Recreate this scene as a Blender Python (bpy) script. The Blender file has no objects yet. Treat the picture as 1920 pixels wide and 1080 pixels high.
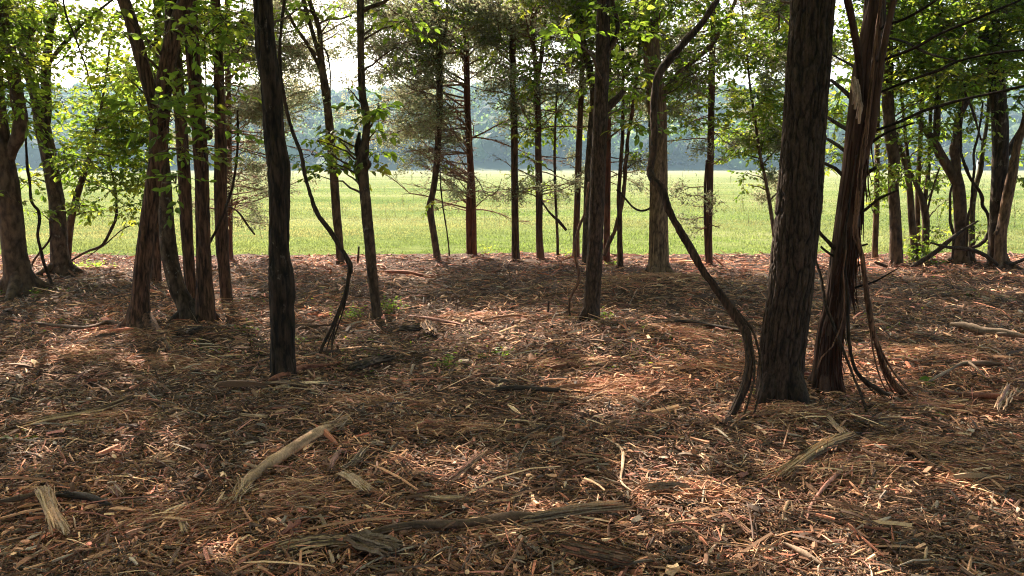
import bpy, math, random
import numpy as np
from mathutils import Vector
random.seed(7)
RNG = np.random.default_rng(7)
R = math.radians
SC = bpy.context.scene
COL = SC.collection

# ---------------------------------------------------------------- camera, sky, sun, exposure
F = 1397.0            # focal length in pixels of a 1920 wide picture
PITCH = R(9.3)
CAMH = 1.6
HAZE = 0.0004
cam_d = bpy.data.cameras.new('camera')
cam_d.sensor_width = 36.0
cam_d.lens = 36.0 * F / 1920.0
cam_d.clip_start = 0.05
cam_d.clip_end = 4000.0
cam = bpy.data.objects.new('camera', cam_d)
cam.location = (0, 0, CAMH)
cam.rotation_euler = (R(90) - PITCH, 0, 0)
COL.objects.link(cam)
SC.camera = cam

SUN_AZ = R(-24)       # from +Y towards +X
SUN_EL = R(43)
S = np.array([math.sin(SUN_AZ) * math.cos(SUN_EL), math.cos(SUN_AZ) * math.cos(SUN_EL), math.sin(SUN_EL)])
world = bpy.data.worlds.new('World')
SC.world = world
world.use_nodes = True
wn = world.node_tree.nodes
bg = wn['Background']
sky = wn.new('ShaderNodeTexSky')
sky.sky_type = 'NISHITA'
sky.sun_disc = False
sky.sun_elevation = SUN_EL
sky.sun_rotation = SUN_AZ
sky.air_density = 1.0
sky.dust_density = 3.5
sky.ozone_density = 1.0
warm = wn.new('ShaderNodeMix'); warm.data_type = 'RGBA'; warm.blend_type = 'MULTIPLY'; warm.inputs[0].default_value = 1
warm.inputs[7].default_value = (1.0, 0.935, 0.85, 1)
world.node_tree.links.new(sky.outputs[0], warm.inputs[6])
world.node_tree.links.new(warm.outputs[2], bg.inputs['Color'])
bg.inputs['Strength'].default_value = 0.128
sun_d = bpy.data.lights.new('sun', 'SUN')
sun_d.energy = 5.0
sun_d.angle = R(0.55)
sun_d.color = (1.0, 0.87, 0.70)
sun = bpy.data.objects.new('sun', sun_d)
sun.rotation_euler = Vector(S.tolist()).to_track_quat('Z', 'Y').to_euler()
sun.location = (0, 30, 40)
COL.objects.link(sun)
SC.view_settings.view_transform = 'Standard'
SC.view_settings.look = 'None'
SC.view_settings.gamma = 1.0
SC.view_settings.exposure = 2.0
SC.render.engine = 'CYCLES'
cy = SC.cycles
cy.use_denoising = True
cy.denoising_prefilter = 'NONE'
cy.filter_width = 1.1
cy.max_bounces = 6
cy.diffuse_bounces = 4
cy.glossy_bounces = 1
cy.transmission_bounces = 4
cy.volume_bounces = 1
cy.transparent_max_bounces = 4
cy.use_adaptive_sampling = True
cy.adaptive_threshold = 0.01

# ---------------------------------------------------------------- pixels to places
CT, ST = math.cos(PITCH), math.sin(PITCH)
def ray(px, py):
    cx = (px - 960) / F
    cyy = (540 - py) / F
    return np.array([cx, CT + cyy * ST, -ST + cyy * CT])
def at(px, py, Y):
    d = ray(px, py)
    t = Y / d[1]
    return np.array([d[0] * t, Y, CAMH + d[2] * t]), t
def ground(px, py):
    d = ray(px, py)
    t = -CAMH / d[2]
    return np.array([d[0] * t, d[1] * t, 0.0]), t
def project(P):
    P = np.atleast_2d(P)
    y, z = P[:, 1], P[:, 2] - CAMH
    fwd = y * CT - z * ST
    up = y * ST + z * CT
    fs = np.where(fwd > 0.05, fwd, 0.05)
    return 960 + F * P[:, 0] / fs, 540 - F * up / fs, fwd

# ---------------------------------------------------------------- noise
def _h(ix, iy, iz):
    n = (ix * 374761393 + iy * 668265263 + iz * 2147483647 + 1013904223) & 0xffffffff
    n = ((n ^ (n >> 13)) * 1274126177) & 0xffffffff
    n = (n ^ (n >> 16)) & 0xffff
    return n / 65535.0
def vnoise(p):
    p = np.asarray(p, float)
    i = np.floor(p).astype(np.int64)
    f = p - i
    f = f * f * (3 - 2 * f)
    x, y, z = i[..., 0], i[..., 1], i[..., 2]
    fx, fy, fz = f[..., 0], f[..., 1], f[..., 2]
    def L(a, b, t): return a + (b - a) * t
    a = L(L(_h(x, y, z), _h(x + 1, y, z), fx), L(_h(x, y + 1, z), _h(x + 1, y + 1, z), fx), fy)
    b = L(L(_h(x, y, z + 1), _h(x + 1, y, z + 1), fx), L(_h(x, y + 1, z + 1), _h(x + 1, y + 1, z + 1), fx), fy)
    return L(a, b, fz)
def n2(x, y, s=1.0, seed=0.0, o=2):
    x = np.asarray(x, float); y = np.asarray(y, float)
    v = 0; a = 0.6; t = 0
    for k in range(o):
        v = v + a * vnoise(np.stack([x * s * 2 ** k + 31.7 * seed, y * s * 2 ** k - 17.3 * seed, np.full_like(x, 3.3 * seed + k)], -1))
        t += a; a *= 0.5
    return v / t
EDGE = 13.3
def edge_y(x):
    return EDGE + 0.7 * (n2(x, x * 0, 0.7, 5, 4) - 0.5) + 0.012 * np.asarray(x)
MOUNDS = [(1230, 545, 0.9, 0.16), (1130, 640, 0.7, 0.07), (1470, 780, 0.5, 0.05), (250, 640, 0.8, 0.07), (150, 520, 1.2, 0.06),
          (1690, 745, 0.5, 0.04), (1250, 660, 0.6, 0.05), (640, 700, 0.8, -0.05)]
MG = [(ground(a, b)[0], r, h) for a, b, r, h in MOUNDS]
def gh(x, y):
    x = np.asarray(x, float); y = np.asarray(y, float)
    z = 0.09 * (n2(x, y, 0.45, 1) - 0.5) + 0.09 * (n2(x, y, 1.7, 2) - 0.5) + 0.045 * (n2(x, y, 5.0, 3) - 0.5)
    for g, r, h in MG:
        z = z + h * np.exp(-((x - g[0]) ** 2 + (y - g[1]) ** 2) / (r * r))
    fade = np.clip((20 - y) / 7, 0.25, 1)
    return z * fade
def gpos(px, py, dz=0.0):
    g, t = ground(px, py)
    g[2] = float(gh(g[0], g[1])) + dz
    return g, t

# ---------------------------------------------------------------- mesh building
class MB:
    def __init__(s):
        s.v, s.q, s.t, s.c, s.n = [], [], [], [], 0
    def add(s, v, q=None, t=None, c=(1, 1, 1)):
        v = np.asarray(v, np.float32).reshape(-1, 3)
        if q is not None and len(q): s.q.append(np.asarray(q, np.int64) + s.n)
        if t is not None and len(t): s.t.append(np.asarray(t, np.int64) + s.n)
        c = np.asarray(c, np.float32)
        if c.ndim == 1: c = np.tile(c, (len(v), 1))
        s.v.append(v); s.c.append(c); s.n += len(v)
    def build(s, name, mat, parent=None, smooth=True, origin=None):
        v = np.concatenate(s.v) if s.v else np.zeros((0, 3), np.float32)
        if origin is None:
            origin = parent_loc(parent) if parent is not None else np.zeros(3)
        v = v - np.asarray(origin, np.float32)
        q = np.concatenate(s.q) if s.q else np.zeros((0, 4), np.int64)
        t = np.concatenate(s.t) if s.t else np.zeros((0, 3), np.int64)
        me = bpy.data.meshes.new(name)
        me.vertices.add(len(v))
        me.vertices.foreach_set('co', v.ravel())
        nl = len(q) * 4 + len(t) * 3
        me.loops.add(nl)
        me.loops.foreach_set('vertex_index', np.concatenate([q.ravel(), t.ravel()]).astype(np.int32))
        me.polygons.add(len(q) + len(t))
        st = np.concatenate([np.arange(len(q)) * 4, len(q) * 4 + np.arange(len(t)) * 3]).astype(np.int32)
        me.polygons.foreach_set('loop_start', st)
        me.polygons.foreach_set('use_smooth', np.full(len(q) + len(t), smooth))
        ca = me.color_attributes.new('tint', 'FLOAT_COLOR', 'POINT')
        c = np.concatenate(s.c) if s.c else np.zeros((0, 3), np.float32)
        ca.data.foreach_set('color', np.concatenate([c, np.ones((len(c), 1), np.float32)], 1).ravel())
        me.materials.append(mat)
        me.update(calc_edges=True)
        me.validate()
        o = bpy.data.objects.new(name, me)
        COL.objects.link(o)
        if parent is not None:
            o.parent = parent
        else:
            o.location = [float(k) for k in origin]
        return o
LOC = {}
def parent_loc(p):
    return LOC[p.name]
def tag(o, label, cat, group=None):
    o['label'] = label; o['category'] = cat
    if group: o['group'] = group
    return o
def kind(o, k):
    o['kind'] = k
    return o
def thing(name, loc, label, cat, group=None):
    o = bpy.data.objects.new(name, None)
    o.location = [float(k) for k in loc]
    o.empty_display_size = 0.1
    COL.objects.link(o)
    LOC[o.name] = np.array(loc, float)
    return tag(o, label, cat, group)

def cr(P, step):
    """Catmull-Rom resample of an (n,k) path, first three columns a place; step in metres"""
    P = np.asarray(P, float)
    if len(P) < 3:
        n = max(2, int(np.linalg.norm(P[-1, :3] - P[0, :3]) / step) + 1)
        t = np.linspace(0, 1, n)[:, None]
        return P[0] * (1 - t) + P[-1] * t
    Q = np.vstack([2 * P[0] - P[1], P, 2 * P[-1] - P[-2]])
    out = []
    for i in range(1, len(Q) - 2):
        n = max(1, int(np.linalg.norm(Q[i + 1, :3] - Q[i, :3]) / step))
        t = (np.arange(n) / n)[:, None]
        a, b, c, d = Q[i - 1], Q[i], Q[i + 1], Q[i + 2]
        out.append(0.5 * (2 * b + (c - a) * t + (2 * a - 5 * b + 4 * c - d) * t ** 2 + (3 * b - a - 3 * c + d) * t ** 3))
    out.append(P[-1:])
    return np.vstack(out)
_TQ = {}
def tube(mb, pts, rad, sides=6, c=(1, 1, 1), disp=None, seed=0.0, cap=False):
    pts = np.asarray(pts, float); n = len(pts)
    rad = np.broadcast_to(np.asarray(rad, float), (n,))
    T = np.empty_like(pts)
    T[1:-1] = pts[2:] - pts[:-2]; T[0] = pts[1] - pts[0]; T[-1] = pts[-1] - pts[-2]
    T /= np.maximum(np.linalg.norm(T, axis=1), 1e-9)[:, None]
    m = np.abs(T.mean(0))
    ref = np.eye(3)[int(np.argmin(m))]
    U = np.cross(T, ref); U /= np.maximum(np.linalg.norm(U, axis=1), 1e-9)[:, None]
    V = np.cross(T, U)
    a = np.arange(sides) * 2 * math.pi / sides
    ca, sa = np.cos(a), np.sin(a)
    rr = np.repeat(rad[:, None], sides, 1)
    shade = np.ones((n, sides))
    if disp is not None:
        amp, fx, fz, lump = disp
        s = np.concatenate([[0], np.cumsum(np.linalg.norm(np.diff(pts, axis=0), axis=1))])
        r0 = float(np.median(rad))
        X = np.stack([np.broadcast_to(ca * r0, (n, sides)), np.broadcast_to(sa * r0, (n, sides)), np.broadcast_to(s[:, None], (n, sides))], -1)
        w = vnoise(X * [6, 6, 2.5] + seed)
        W = vnoise(X * [9, 9, 5] + seed + 40)
        p = X * [fx, fx, fz] + np.stack([w * 1.3, W * 1.3, w * 0.0], -1) + seed * 1.7
        v = vnoise(p); v2 = vnoise(p * [2.1, 2.1, 1.9] + 9)
        rg = np.clip(np.abs(2 * v - 1) * 2.8, 0, 1) ** 0.7          # plates parted by a net of narrow furrows
        rg = 0.8 * rg + 0.2 * np.clip(np.abs(2 * v2 - 1) * 2.5, 0, 1)
        fine = vnoise(X * [fx * 2.6, fx * 2.6, fz * 5] + 77)
        lum = vnoise(X * [5.0, 5.0, 1.3] + seed + 11) - 0.5 + 0.5 * (vnoise(X * [9, 9, 4] + seed + 21) - 0.5)
        rr = rr + amp * (rg - 0.55) + amp * 0.3 * (fine - 0.5) + lump * rr * lum
        shade = 0.18 + 1.0 * rg
    ring = pts[:, None, :] + rr[..., None] * (ca[None, :, None] * U[:, None, :] + sa[None, :, None] * V[:, None, :])
    key = (n, sides)
    if key not in _TQ:
        i = np.arange(n - 1)[:, None] * sides
        j = np.arange(sides)[None, :]; k = (j + 1) % sides
        _TQ[key] = np.stack([i + j, i + k, i + sides + k, i + sides + j], -1).reshape(-1, 4)
    c = np.asarray(c, float)
    if c.ndim == 1:
        cc = (shade[..., None] * c).reshape(-1, 3)
    else:
        cc = (shade[..., None] * c[:, None, :]).reshape(-1, 3)
    vv = ring.reshape(-1, 3)
    tri = None
    if cap:
        b = len(vv)
        vv = np.vstack([vv, pts[:1], pts[-1:]]); cc = np.vstack([cc, cc[:1], cc[-1:]])
        j = np.arange(sides); k = (j + 1) % sides
        tri = np.vstack([np.stack([k, j, np.full(sides, b)], -1), np.stack([(n - 1) * sides + j, (n - 1) * sides + k, np.full(sides, b + 1)], -1)])
    mb.add(vv, q=_TQ[key], t=tri, c=cc)

def unit(v):
    return v / np.maximum(np.linalg.norm(v, axis=-1, keepdims=True), 1e-9)
def leaves(mb, C, A, N, size, col, wide=0.3, simple=False):
    """folded leaf blades: place, direction, face normal, length, tint"""
    n = len(C)
    if n == 0: return
    A = unit(A); B = unit(np.cross(N, A)); N = np.cross(A, B)
    s = np.broadcast_to(size, (n,))[:, None]
    if simple:
        v = np.stack([C, C + A * s * .5 + B * s * wide + N * s * .08, C + A * s - N * s * .08, C + A * s * .5 - B * s * wide + N * s * .08], 1)
        i = np.arange(n)[:, None] * 4
        t = np.concatenate([i + [[0, 1, 2]], i + [[0, 2, 3]]])
        mb.add(v.reshape(-1, 3), t=t, c=np.repeat(col, 4, 0))
    else:
        w = s * wide
        v = np.stack([C, C + A * s * .28 + B * w * .85 + N * s * .07, C + A * s * .62 + B * w * .8 + N * s * .05, C + A * s - N * s * .1,
                      C + A * s * .62 - B * w * .8 + N * s * .05, C + A * s * .28 - B * w * .85 + N * s * .07], 1)
        i = np.arange(n)[:, None] * 6
        q = np.concatenate([i + [[0, 1, 2, 3]], i + [[0, 3, 4, 5]]])
        mb.add(v.reshape(-1, 3), q=q, c=np.repeat(col, 6, 0))

# ---------------------------------------------------------------- gaps in the canopy that let the sun down
PATCH = [(1160, 735, 120, 26), (1130, 778, 80, 20), (1250, 705, 60, 10), (270, 690, 70, 10), (130, 678, 80, 9), (100, 585, 75, 12),
         (960, 612, 120, 13), (1230, 597, 140, 16), (1330, 570, 90, 12), (1750, 637, 130, 12), (1890, 645, 60, 14),
         (1700, 672, 90, 12), (1850, 690, 60, 8), (1800, 905, 80, 30), (1890, 970, 60, 50), (1680, 960, 110, 24), (1470, 965, 130, 20),
         (1290, 1012, 90, 18), (1550, 880, 90, 16), (1880, 800, 70, 14), (640, 645, 20, 8), (985, 652, 60, 10), (1500, 1062, 150, 14),
         (430, 1070, 80, 12), (50, 862, 50, 10), (220, 850, 30, 8), (380, 745, 35, 8), (1120, 520, 150, 8), (800, 520, 120, 8), (1600, 600, 60, 8),
         (330, 585, 60, 7), (1000, 560, 70, 7), (620, 545, 60, 8), (1500, 560, 60, 6), (700, 1075, 60, 8), (1700, 790, 50, 8)]
PG = []
for a, b, ra, rb in PATCH:
    g, t = ground(a, b); gx, _ = ground(a + ra, b); g1, _ = ground(a, b - rb); g2, _ = ground(a, b + rb)
    PG.append((g[0], g[1], abs(gx[0] - g[0]), max(0.12, abs(g1[1] - g2[1]) / 2)))
def sun_keep(P):
    """which of the places P stay leafy, seen along the sun"""
    k = P[:, 2] / S[2]
    gx = P[:, 0] - S[0] * k; gy = P[:, 1] - S[1] * k
    e = np.zeros(len(P))
    for x, y, rx, ry in PG:
        d = ((gx - x) / rx) ** 2 + ((gy - y) / ry) ** 2
        e = np.maximum(e, np.clip(2.6 - 2.0 * d, 0, 1))
    dap = n2(gx, gy, 1.7, 8)
    thr = 0.61 - 0.02 * np.clip(gx / 2, -1, 1.5) - 0.10 * np.clip((gy - 4.8) / 3, 0, 1) - 0.07 * np.clip((gy - 7.5) / 2, 0, 1)
    e = np.maximum(e, np.clip((dap - thr) * 22, 0, 1))
    low = ~above_frame(P)                 # the low edge foliage stays nearly whole
    e = np.where(low, np.where(gy < 9.6, e * .55, 0), e)
    return RNG.random(len(P)) > e
def in_shaft(P):
    k = P[:, 2] / S[2]
    gx = P[:, 0] - S[0] * k; gy = P[:, 1] - S[1] * k
    e = np.zeros(len(P), bool)
    for x, y, rx, ry in PG: e |= ((gx - x) / rx) ** 2 + ((gy - y) / ry) ** 2 < .9
    return e
def above_frame(P, m=12):
    x, y, f = project(P)
    return (f < 0.3) | (y < -m) | (x < -60) | (x > 1980)

# ---------------------------------------------------------------- materials
def nodes(name):
    m = bpy.data.materials.new(name)
    m.use_nodes = True
    nt = m.node_tree
    return m, nt, nt.nodes, nt.links, nt.nodes['Principled BSDF']
def tex_coord(nt, scale, kind_='Object'):
    tc = nt.nodes.new('ShaderNodeTexCoord'); mp = nt.nodes.new('ShaderNodeMapping')
    mp.inputs['Scale'].default_value = scale
    nt.links.new(tc.outputs[kind_], mp.inputs['Vector'])
    return mp.outputs[0]
def noise(nt, vec, scale=1.0, detail=5, rough=0.6):
    n = nt.nodes.new('ShaderNodeTexNoise')
    n.inputs['Scale'].default_value = scale; n.inputs['Detail'].default_value = detail; n.inputs['Roughness'].default_value = rough
    nt.links.new(vec, n.inputs['Vector'])
    return n.outputs['Fac']
def ramp(nt, fac, stops):
    r = nt.nodes.new('ShaderNodeValToRGB')
    el = r.color_ramp.elements
    el[0].position, el[0].color = stops[0][0], (*stops[0][1], 1)
    el[1].position, el[1].color = stops[-1][0], (*stops[-1][1], 1)
    for p, c in stops[1:-1]:
        e = el.new(p); e.color = (*c, 1)
    nt.links.new(fac, r.inputs[0])
    return r.outputs[0]
def mix(nt, f, a, b, mode='MIX'):
    m = nt.nodes.new('ShaderNodeMix'); m.data_type = 'RGBA'; m.blend_type = mode
    for s, v in ((m.inputs[0], f), (m.inputs[6], a), (m.inputs[7], b)):
        if hasattr(v, 'is_linked'): nt.links.new(v, s)
        elif isinstance(v, (int, float)): s.default_value = v
        else: s.default_value = (*v, 1)
    return m.outputs[2]
def tint(nt):
    a = nt.nodes.new('ShaderNodeAttribute'); a.attribute_name = 'tint'
    return a.outputs['Color']
def bump(nt, h, b, strength=0.5, dist=0.01):
    n = nt.nodes.new('ShaderNodeBump')
    n.inputs['Strength'].default_value = strength; n.inputs['Distance'].default_value = dist
    nt.links.new(h, n.inputs['Height']); nt.links.new(n.outputs[0], b.inputs['Normal'])
def bark(name, dark, light, fx=30, fz=5, patch=None, patch_at=0.62, bs=0.9, bd=0.012, rough=0.9, red=None):
    m, nt, N, L, b = nodes(name)
    v = tex_coord(nt, (fx, fx, fz))
    n1 = noise(nt, v, 1.0, 7, 0.65)
    c = ramp(nt, n1, [(0.40, dark), (0.5, [(a + q) / 2 for a, q in zip(dark, light)]), (0.62, light)])
    v2 = tex_coord(nt, (3.2, 3.2, 1.4))
    n_2 = noise(nt, v2, 1.0, 5, 0.7)
    if red:
        c = mix(nt, ramp(nt, n_2, [(0.4, (0, 0, 0)), (0.62, (1, 1, 1))]), c, red)
    if patch:
        v3 = tex_coord(nt, (9, 9, 6))
        n3 = noise(nt, v3, 1.0, 6, 0.75)
        c = mix(nt, ramp(nt, n3, [(patch_at, (0, 0, 0)), (patch_at + 0.07, (1, 1, 1))]), c, patch)
    c = mix(nt, 1.0, c, tint(nt), 'MULTIPLY')
    L.new(c, b.inputs['Base Color'])
    b.inputs['Roughness'].default_value = rough
    b.inputs['Specular IOR Level'].default_value = 0.25
    bump(nt, n1, b, bs, bd)
    return m
def leafmat(name, base, trans, mixf=0.5, var=0.25, rough=0.5):
    m, nt, N, L, b = nodes(name)
    t = tint(nt)
    L.new(mix(nt, 1.0, base, t, 'MULTIPLY'), b.inputs['Base Color'])
    b.inputs['Roughness'].default_value = rough
    b.inputs['Specular IOR Level'].default_value = 0.35
    tr = N.new('ShaderNodeBsdfTranslucent')
    L.new(mix(nt, 1.0, trans, t, 'MULTIPLY'), tr.inputs['Color'])
    ms = N.new('ShaderNodeMixShader'); ms.inputs[0].default_value = mixf
    L.new(b.outputs[0], ms.inputs[1]); L.new(tr.outputs[0], ms.inputs[2])
    L.new(ms.outputs[0], N['Material Output'].inputs['Surface'])
    return m
M = {}
M['oak'] = bark('furrowed_dark_bark', (0.022, 0.013, 0.009), (0.080, 0.047, 0.032), 60, 20)
M['black'] = bark('black_bark', (0.0074, 0.0052, 0.0041), (0.045, 0.030, 0.022), 34, 7, patch=(0.12, 0.105, 0.09), patch_at=0.60)
M['red'] = bark('red_brown_bark', (0.020, 0.010, 0.006), (0.135, 0.067, 0.041), 46, 6, patch=(0.16, 0.15, 0.12), patch_at=0.70)
M['cedar'] = bark('stringy_cedar_bark', (0.026, 0.014, 0.010), (0.135, 0.070, 0.047), 60, 4.0, red=(0.125, 0.058, 0.040))
M['tan'] = bark('tan_bark', (0.0744, 0.0413, 0.0250), (0.2232, 0.1375, 0.0825), 40, 9, patch=(0.07, 0.045, 0.035), patch_at=0.68)
M['grey'] = bark('grey_brown_bark', (0.0310, 0.0198, 0.0134), (0.1116, 0.0715, 0.0480), 22, 9, patch=(0.24, 0.215, 0.18), patch_at=0.6)
M['smooth'] = bark('smooth_brown_bark', (0.0450, 0.0260, 0.0166), (0.1200, 0.0754, 0.0506), 16, 7, patch=(0.05, 0.035, 0.03), patch_at=0.6)
M['vine'] = bark('dark_vine_bark', (0.0132, 0.0083, 0.0060), (0.0660, 0.0385, 0.0250), 70, 5, bs=0.7, bd=0.005)
M['vinered'] = bark('shaggy_vine_bark', (0.0375, 0.0177, 0.0112), (0.2100, 0.1054, 0.0651), 90, 6, bs=0.8, bd=0.006)
M['twig'] = bark('dead_twig', (0.0990, 0.0500, 0.0324), (0.2640, 0.1500, 0.0990), 40, 20, bs=0.3, bd=0.002)
M['wood'] = bark('split_wood', (0.6, 0.55, 0.5), (1.0, 1.0, 1.0), 120, 30, bs=0.6, bd=0.003, rough=0.8)
M['leaf'] = leafmat('broad_leaf', (0.075, 0.12, 0.024), (0.34, 0.43, 0.05), 0.58)
M['needle'] = leafmat('cedar_needle', (0.17, 0.185, 0.125), (0.34, 0.35, 0.20), 0.55, rough=0.8)
M['grass'] = leafmat('grass_blade', (0.122, 0.148, 0.052), (0.215, 0.248, 0.086), 0.5, rough=0.6)
M['straw'] = leafmat('weed_stalk', (0.26, 0.22, 0.11), (0.3, 0.25, 0.11), 0.4, rough=0.8)

def litter_mat():
    m, nt, N, L, b = nodes('wood_shred')
    v = tex_coord(nt, (140, 140, 140)); n1 = noise(nt, v, 1.0, 3, 0.6)
    c = mix(nt, 1.0, tint(nt), ramp(nt, n1, [(0.3, (0.62, 0.58, 0.55)), (0.7, (1.1, 1.1, 1.1))]), 'MULTIPLY')
    L.new(c, b.inputs['Base Color'])
    b.inputs['Roughness'].default_value = 0.75
    b.inputs['Specular IOR Level'].default_value = 0.3
    return m
M['shred'] = litter_mat()
def floor_mat():
    m, nt, N, L, b = nodes('shredded_wood_floor')
    v = tex_coord(nt, (1, 1, 1))
    n1 = noise(nt, tex_coord(nt, (28, 70, 30)), 1.0, 8, 0.7)
    n_2 = noise(nt, v, 1.3, 5, 0.6)
    c = ramp(nt, n1, [(0.3, (0.02, 0.012, 0.009)), (0.5, (0.06, 0.034, 0.024)), (0.64, (0.14, 0.08, 0.055)), (0.76, (0.26, 0.15, 0.1))])
    c = mix(nt, ramp(nt, n_2, [(0.35, (0, 0, 0)), (0.7, (1, 1, 1))]), c, mix(nt, 0.5, c, (0.05, 0.032, 0.024)))
    L.new(c, b.inputs['Base Color']); b.inputs['Roughness'].default_value = 0.95
    b.inputs['Specular IOR Level'].default_value = 0.15
    bump(nt, n1, b, 1.0, 0.02)
    return m
M['floor'] = floor_mat()
def field_mat():
    m, nt, N, L, b = nodes('meadow')
    n1 = noise(nt, tex_coord(nt, (0.05, 0.16, 1)), 1.0, 8, 0.62)
    n_2 = noise(nt, tex_coord(nt, (1.6, 3.6, 1)), 1.0, 7, 0.75)
    c = ramp(nt, n1, [(0.34, (0.09, 0.125, 0.045)), (0.5, (0.14, 0.168, 0.066)), (0.64, (0.20, 0.205, 0.105))])
    c2 = ramp(nt, n_2, [(0.28, (0.62, 0.68, 0.55)), (0.52, (0.95, 1.0, 0.9)), (0.72, (1.2, 1.15, 1.1))])
    c = mix(nt, 1.0, c, c2, 'MULTIPLY')
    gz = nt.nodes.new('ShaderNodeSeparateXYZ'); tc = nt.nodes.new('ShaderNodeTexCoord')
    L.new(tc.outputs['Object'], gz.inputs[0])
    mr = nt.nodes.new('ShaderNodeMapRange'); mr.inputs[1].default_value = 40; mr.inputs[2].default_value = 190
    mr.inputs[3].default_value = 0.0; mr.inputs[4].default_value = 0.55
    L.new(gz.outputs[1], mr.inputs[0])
    c = mix(nt, mr.outputs[0], c, (0.24, 0.23, 0.155))  # straw tone and painted-in haze pale the field with distance
    L.new(c, b.inputs['Base Color']); b.inputs['Roughness'].default_value = 1.0
    b.inputs['Specular IOR Level'].default_value = 0.0
    bump(nt, n_2, b, 1.0, 0.12)
    return m
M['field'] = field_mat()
m, nt, N_, L_, b = nodes('wooded_slope_soil'); b.inputs['Base Color'].default_value = (0.03, 0.045, 0.02, 1); b.inputs['Roughness'].default_value = 1
L_.new(ramp(nt, noise(nt, tex_coord(nt, (.1, .1, .1))), [(0.3, (0.02, 0.035, 0.015)), (0.7, (0.05, 0.07, 0.025))]), b.inputs['Base Color'])
M['slope'] = m
M['farleaf'] = leafmat('far_foliage', (0.04, 0.085, 0.03), (0.13, 0.23, 0.055), 0.45, rough=0.8)

# ---------------------------------------------------------------- the ground, the field, the hill
def grid(xs, ys, zf):
    X, Y = np.meshgrid(xs, ys)
    Z = zf(X, Y)
    nx, ny = len(xs), len(ys)
    i = (np.arange(ny - 1)[:, None] * nx + np.arange(nx - 1)[None, :])
    q = np.stack([i, i + 1, i + nx + 1, i + nx], -1).reshape(-1, 4)
    return np.stack([X, Y, Z], -1).reshape(-1, 3), q
# forest floor: fine near the camera, ends in a ragged line at the field
ys_u = np.concatenate([np.linspace(-14, 1.5, 30, endpoint=False), np.linspace(1.5, 8, 200, endpoint=False), np.linspace(8, 13.55, 110)])
xs = np.concatenate([np.linspace(-26, -8, 30, endpoint=False), np.linspace(-8, 8, 360, endpoint=False), np.linspace(8, 26, 31)])
def floor_z(X, Y): return gh(X, Y)
v, q = grid(xs, ys_u, floor_z)
far = v[:, 1] > 12.4
v[far, 1] += (edge_y(v[far, 0]) - EDGE) * (v[far, 1] - 12.4) / 1.15
v[:, 2] = gh(v[:, 0], v[:, 1])
mb = MB(); mb.add(v, q=q)
kind(mb.build('forest_floor', M['floor']), 'structure')
ys = np.concatenate([np.linspace(-60, 12, 12, endpoint=False), np.linspace(12, 40, 60, endpoint=False), np.geomspace(40, 1000, 60)])
xs = np.concatenate([-np.geomspace(60, 900, 20)[::-1], np.linspace(-58, 58, 80), np.geomspace(60, 900, 20)])
v, q = grid(xs, ys, lambda X, Y: np.where(Y < 13.0, -0.35, gh(X, Y) * np.clip((40 - Y) / 20, 0, 1) - 0.035))
mb = MB(); mb.add(v, q=q)
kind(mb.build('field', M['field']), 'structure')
def hill_z(X, Y):
    d = np.clip((Y - 272 - 14 * (n2(X, Y * 0, 0.012, 4) - .5)) / 175, 0, 1)
    ridge = 36 + 9 * (n2(X, X * 0, 0.008, 6) - 0.5) + 7 * (n2(X, X * 0, 0.03, 7) - 0.5)
    return ridge * d ** 0.85 + 6 * (n2(X, Y, 0.02, 9) - 0.5) * np.clip(d * 4, 0, 1) - 0.5
v, q = grid(np.linspace(-880, 880, 130), np.linspace(262, 980, 70), hill_z)
mb = MB(); mb.add(v, q=q)
kind(mb.build('hill', M['slope']), 'structure')

# the wood on the hill: one mass of crowns with trunks
def ico():
    t = (1 + 5 ** .5) / 2
    v = [(-1, t, 0), (1, t, 0), (-1, -t, 0), (1, -t, 0), (0, -1, t), (0, 1, t), (0, -1, -t), (0, 1, -t), (t, 0, -1), (t, 0, 1), (-t, 0, -1), (-t, 0, 1)]
    f = [(0, 11, 5), (0, 5, 1), (0, 1, 7), (0, 7, 10), (0, 10, 11), (1, 5, 9), (5, 11, 4), (11, 10, 2), (10, 7, 6), (7, 1, 8),
         (3, 9, 4), (3, 4, 2), (3, 2, 6), (3, 6, 8), (3, 8, 9), (4, 9, 5), (2, 4, 11), (6, 2, 10), (8, 6, 7), (9, 8, 1)]
    v = [np.array(p) / np.linalg.norm(p) for p in v]
    out = []; cache = {}
    def mid(a, b):
        k = (min(a, b), max(a, b))
        if k not in cache:
            p = v[a] + v[b]; v.append(p / np.linalg.norm(p)); cache[k] = len(v) - 1
        return cache[k]
    for a, b, c in f:
        x, y, z = mid(a, b), mid(b, c), mid(c, a)
        out += [(a, x, z), (b, y, x), (c, z, y), (x, y, z)]
    return np.array(v), np.array(out)
IV, IF = ico()
mb = MB()
rows = []
y = 281.0
while y < 520:
    sp = 7.6 + (y - 281) * 0.012
    x0 = -(0.72 * y + 30)
    xx = np.arange(x0, -x0, sp) + RNG.normal(0, 1.6, len(np.arange(x0, -x0, sp)))
    for x in xx: rows.append((x, y + RNG.normal(0, 1.8)))
    y += sp * 0.95 * (1 if y < 440 else 1.6)
rows = np.array(rows)
RZ = hill_z(rows[:, 0], rows[:, 1])
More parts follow.
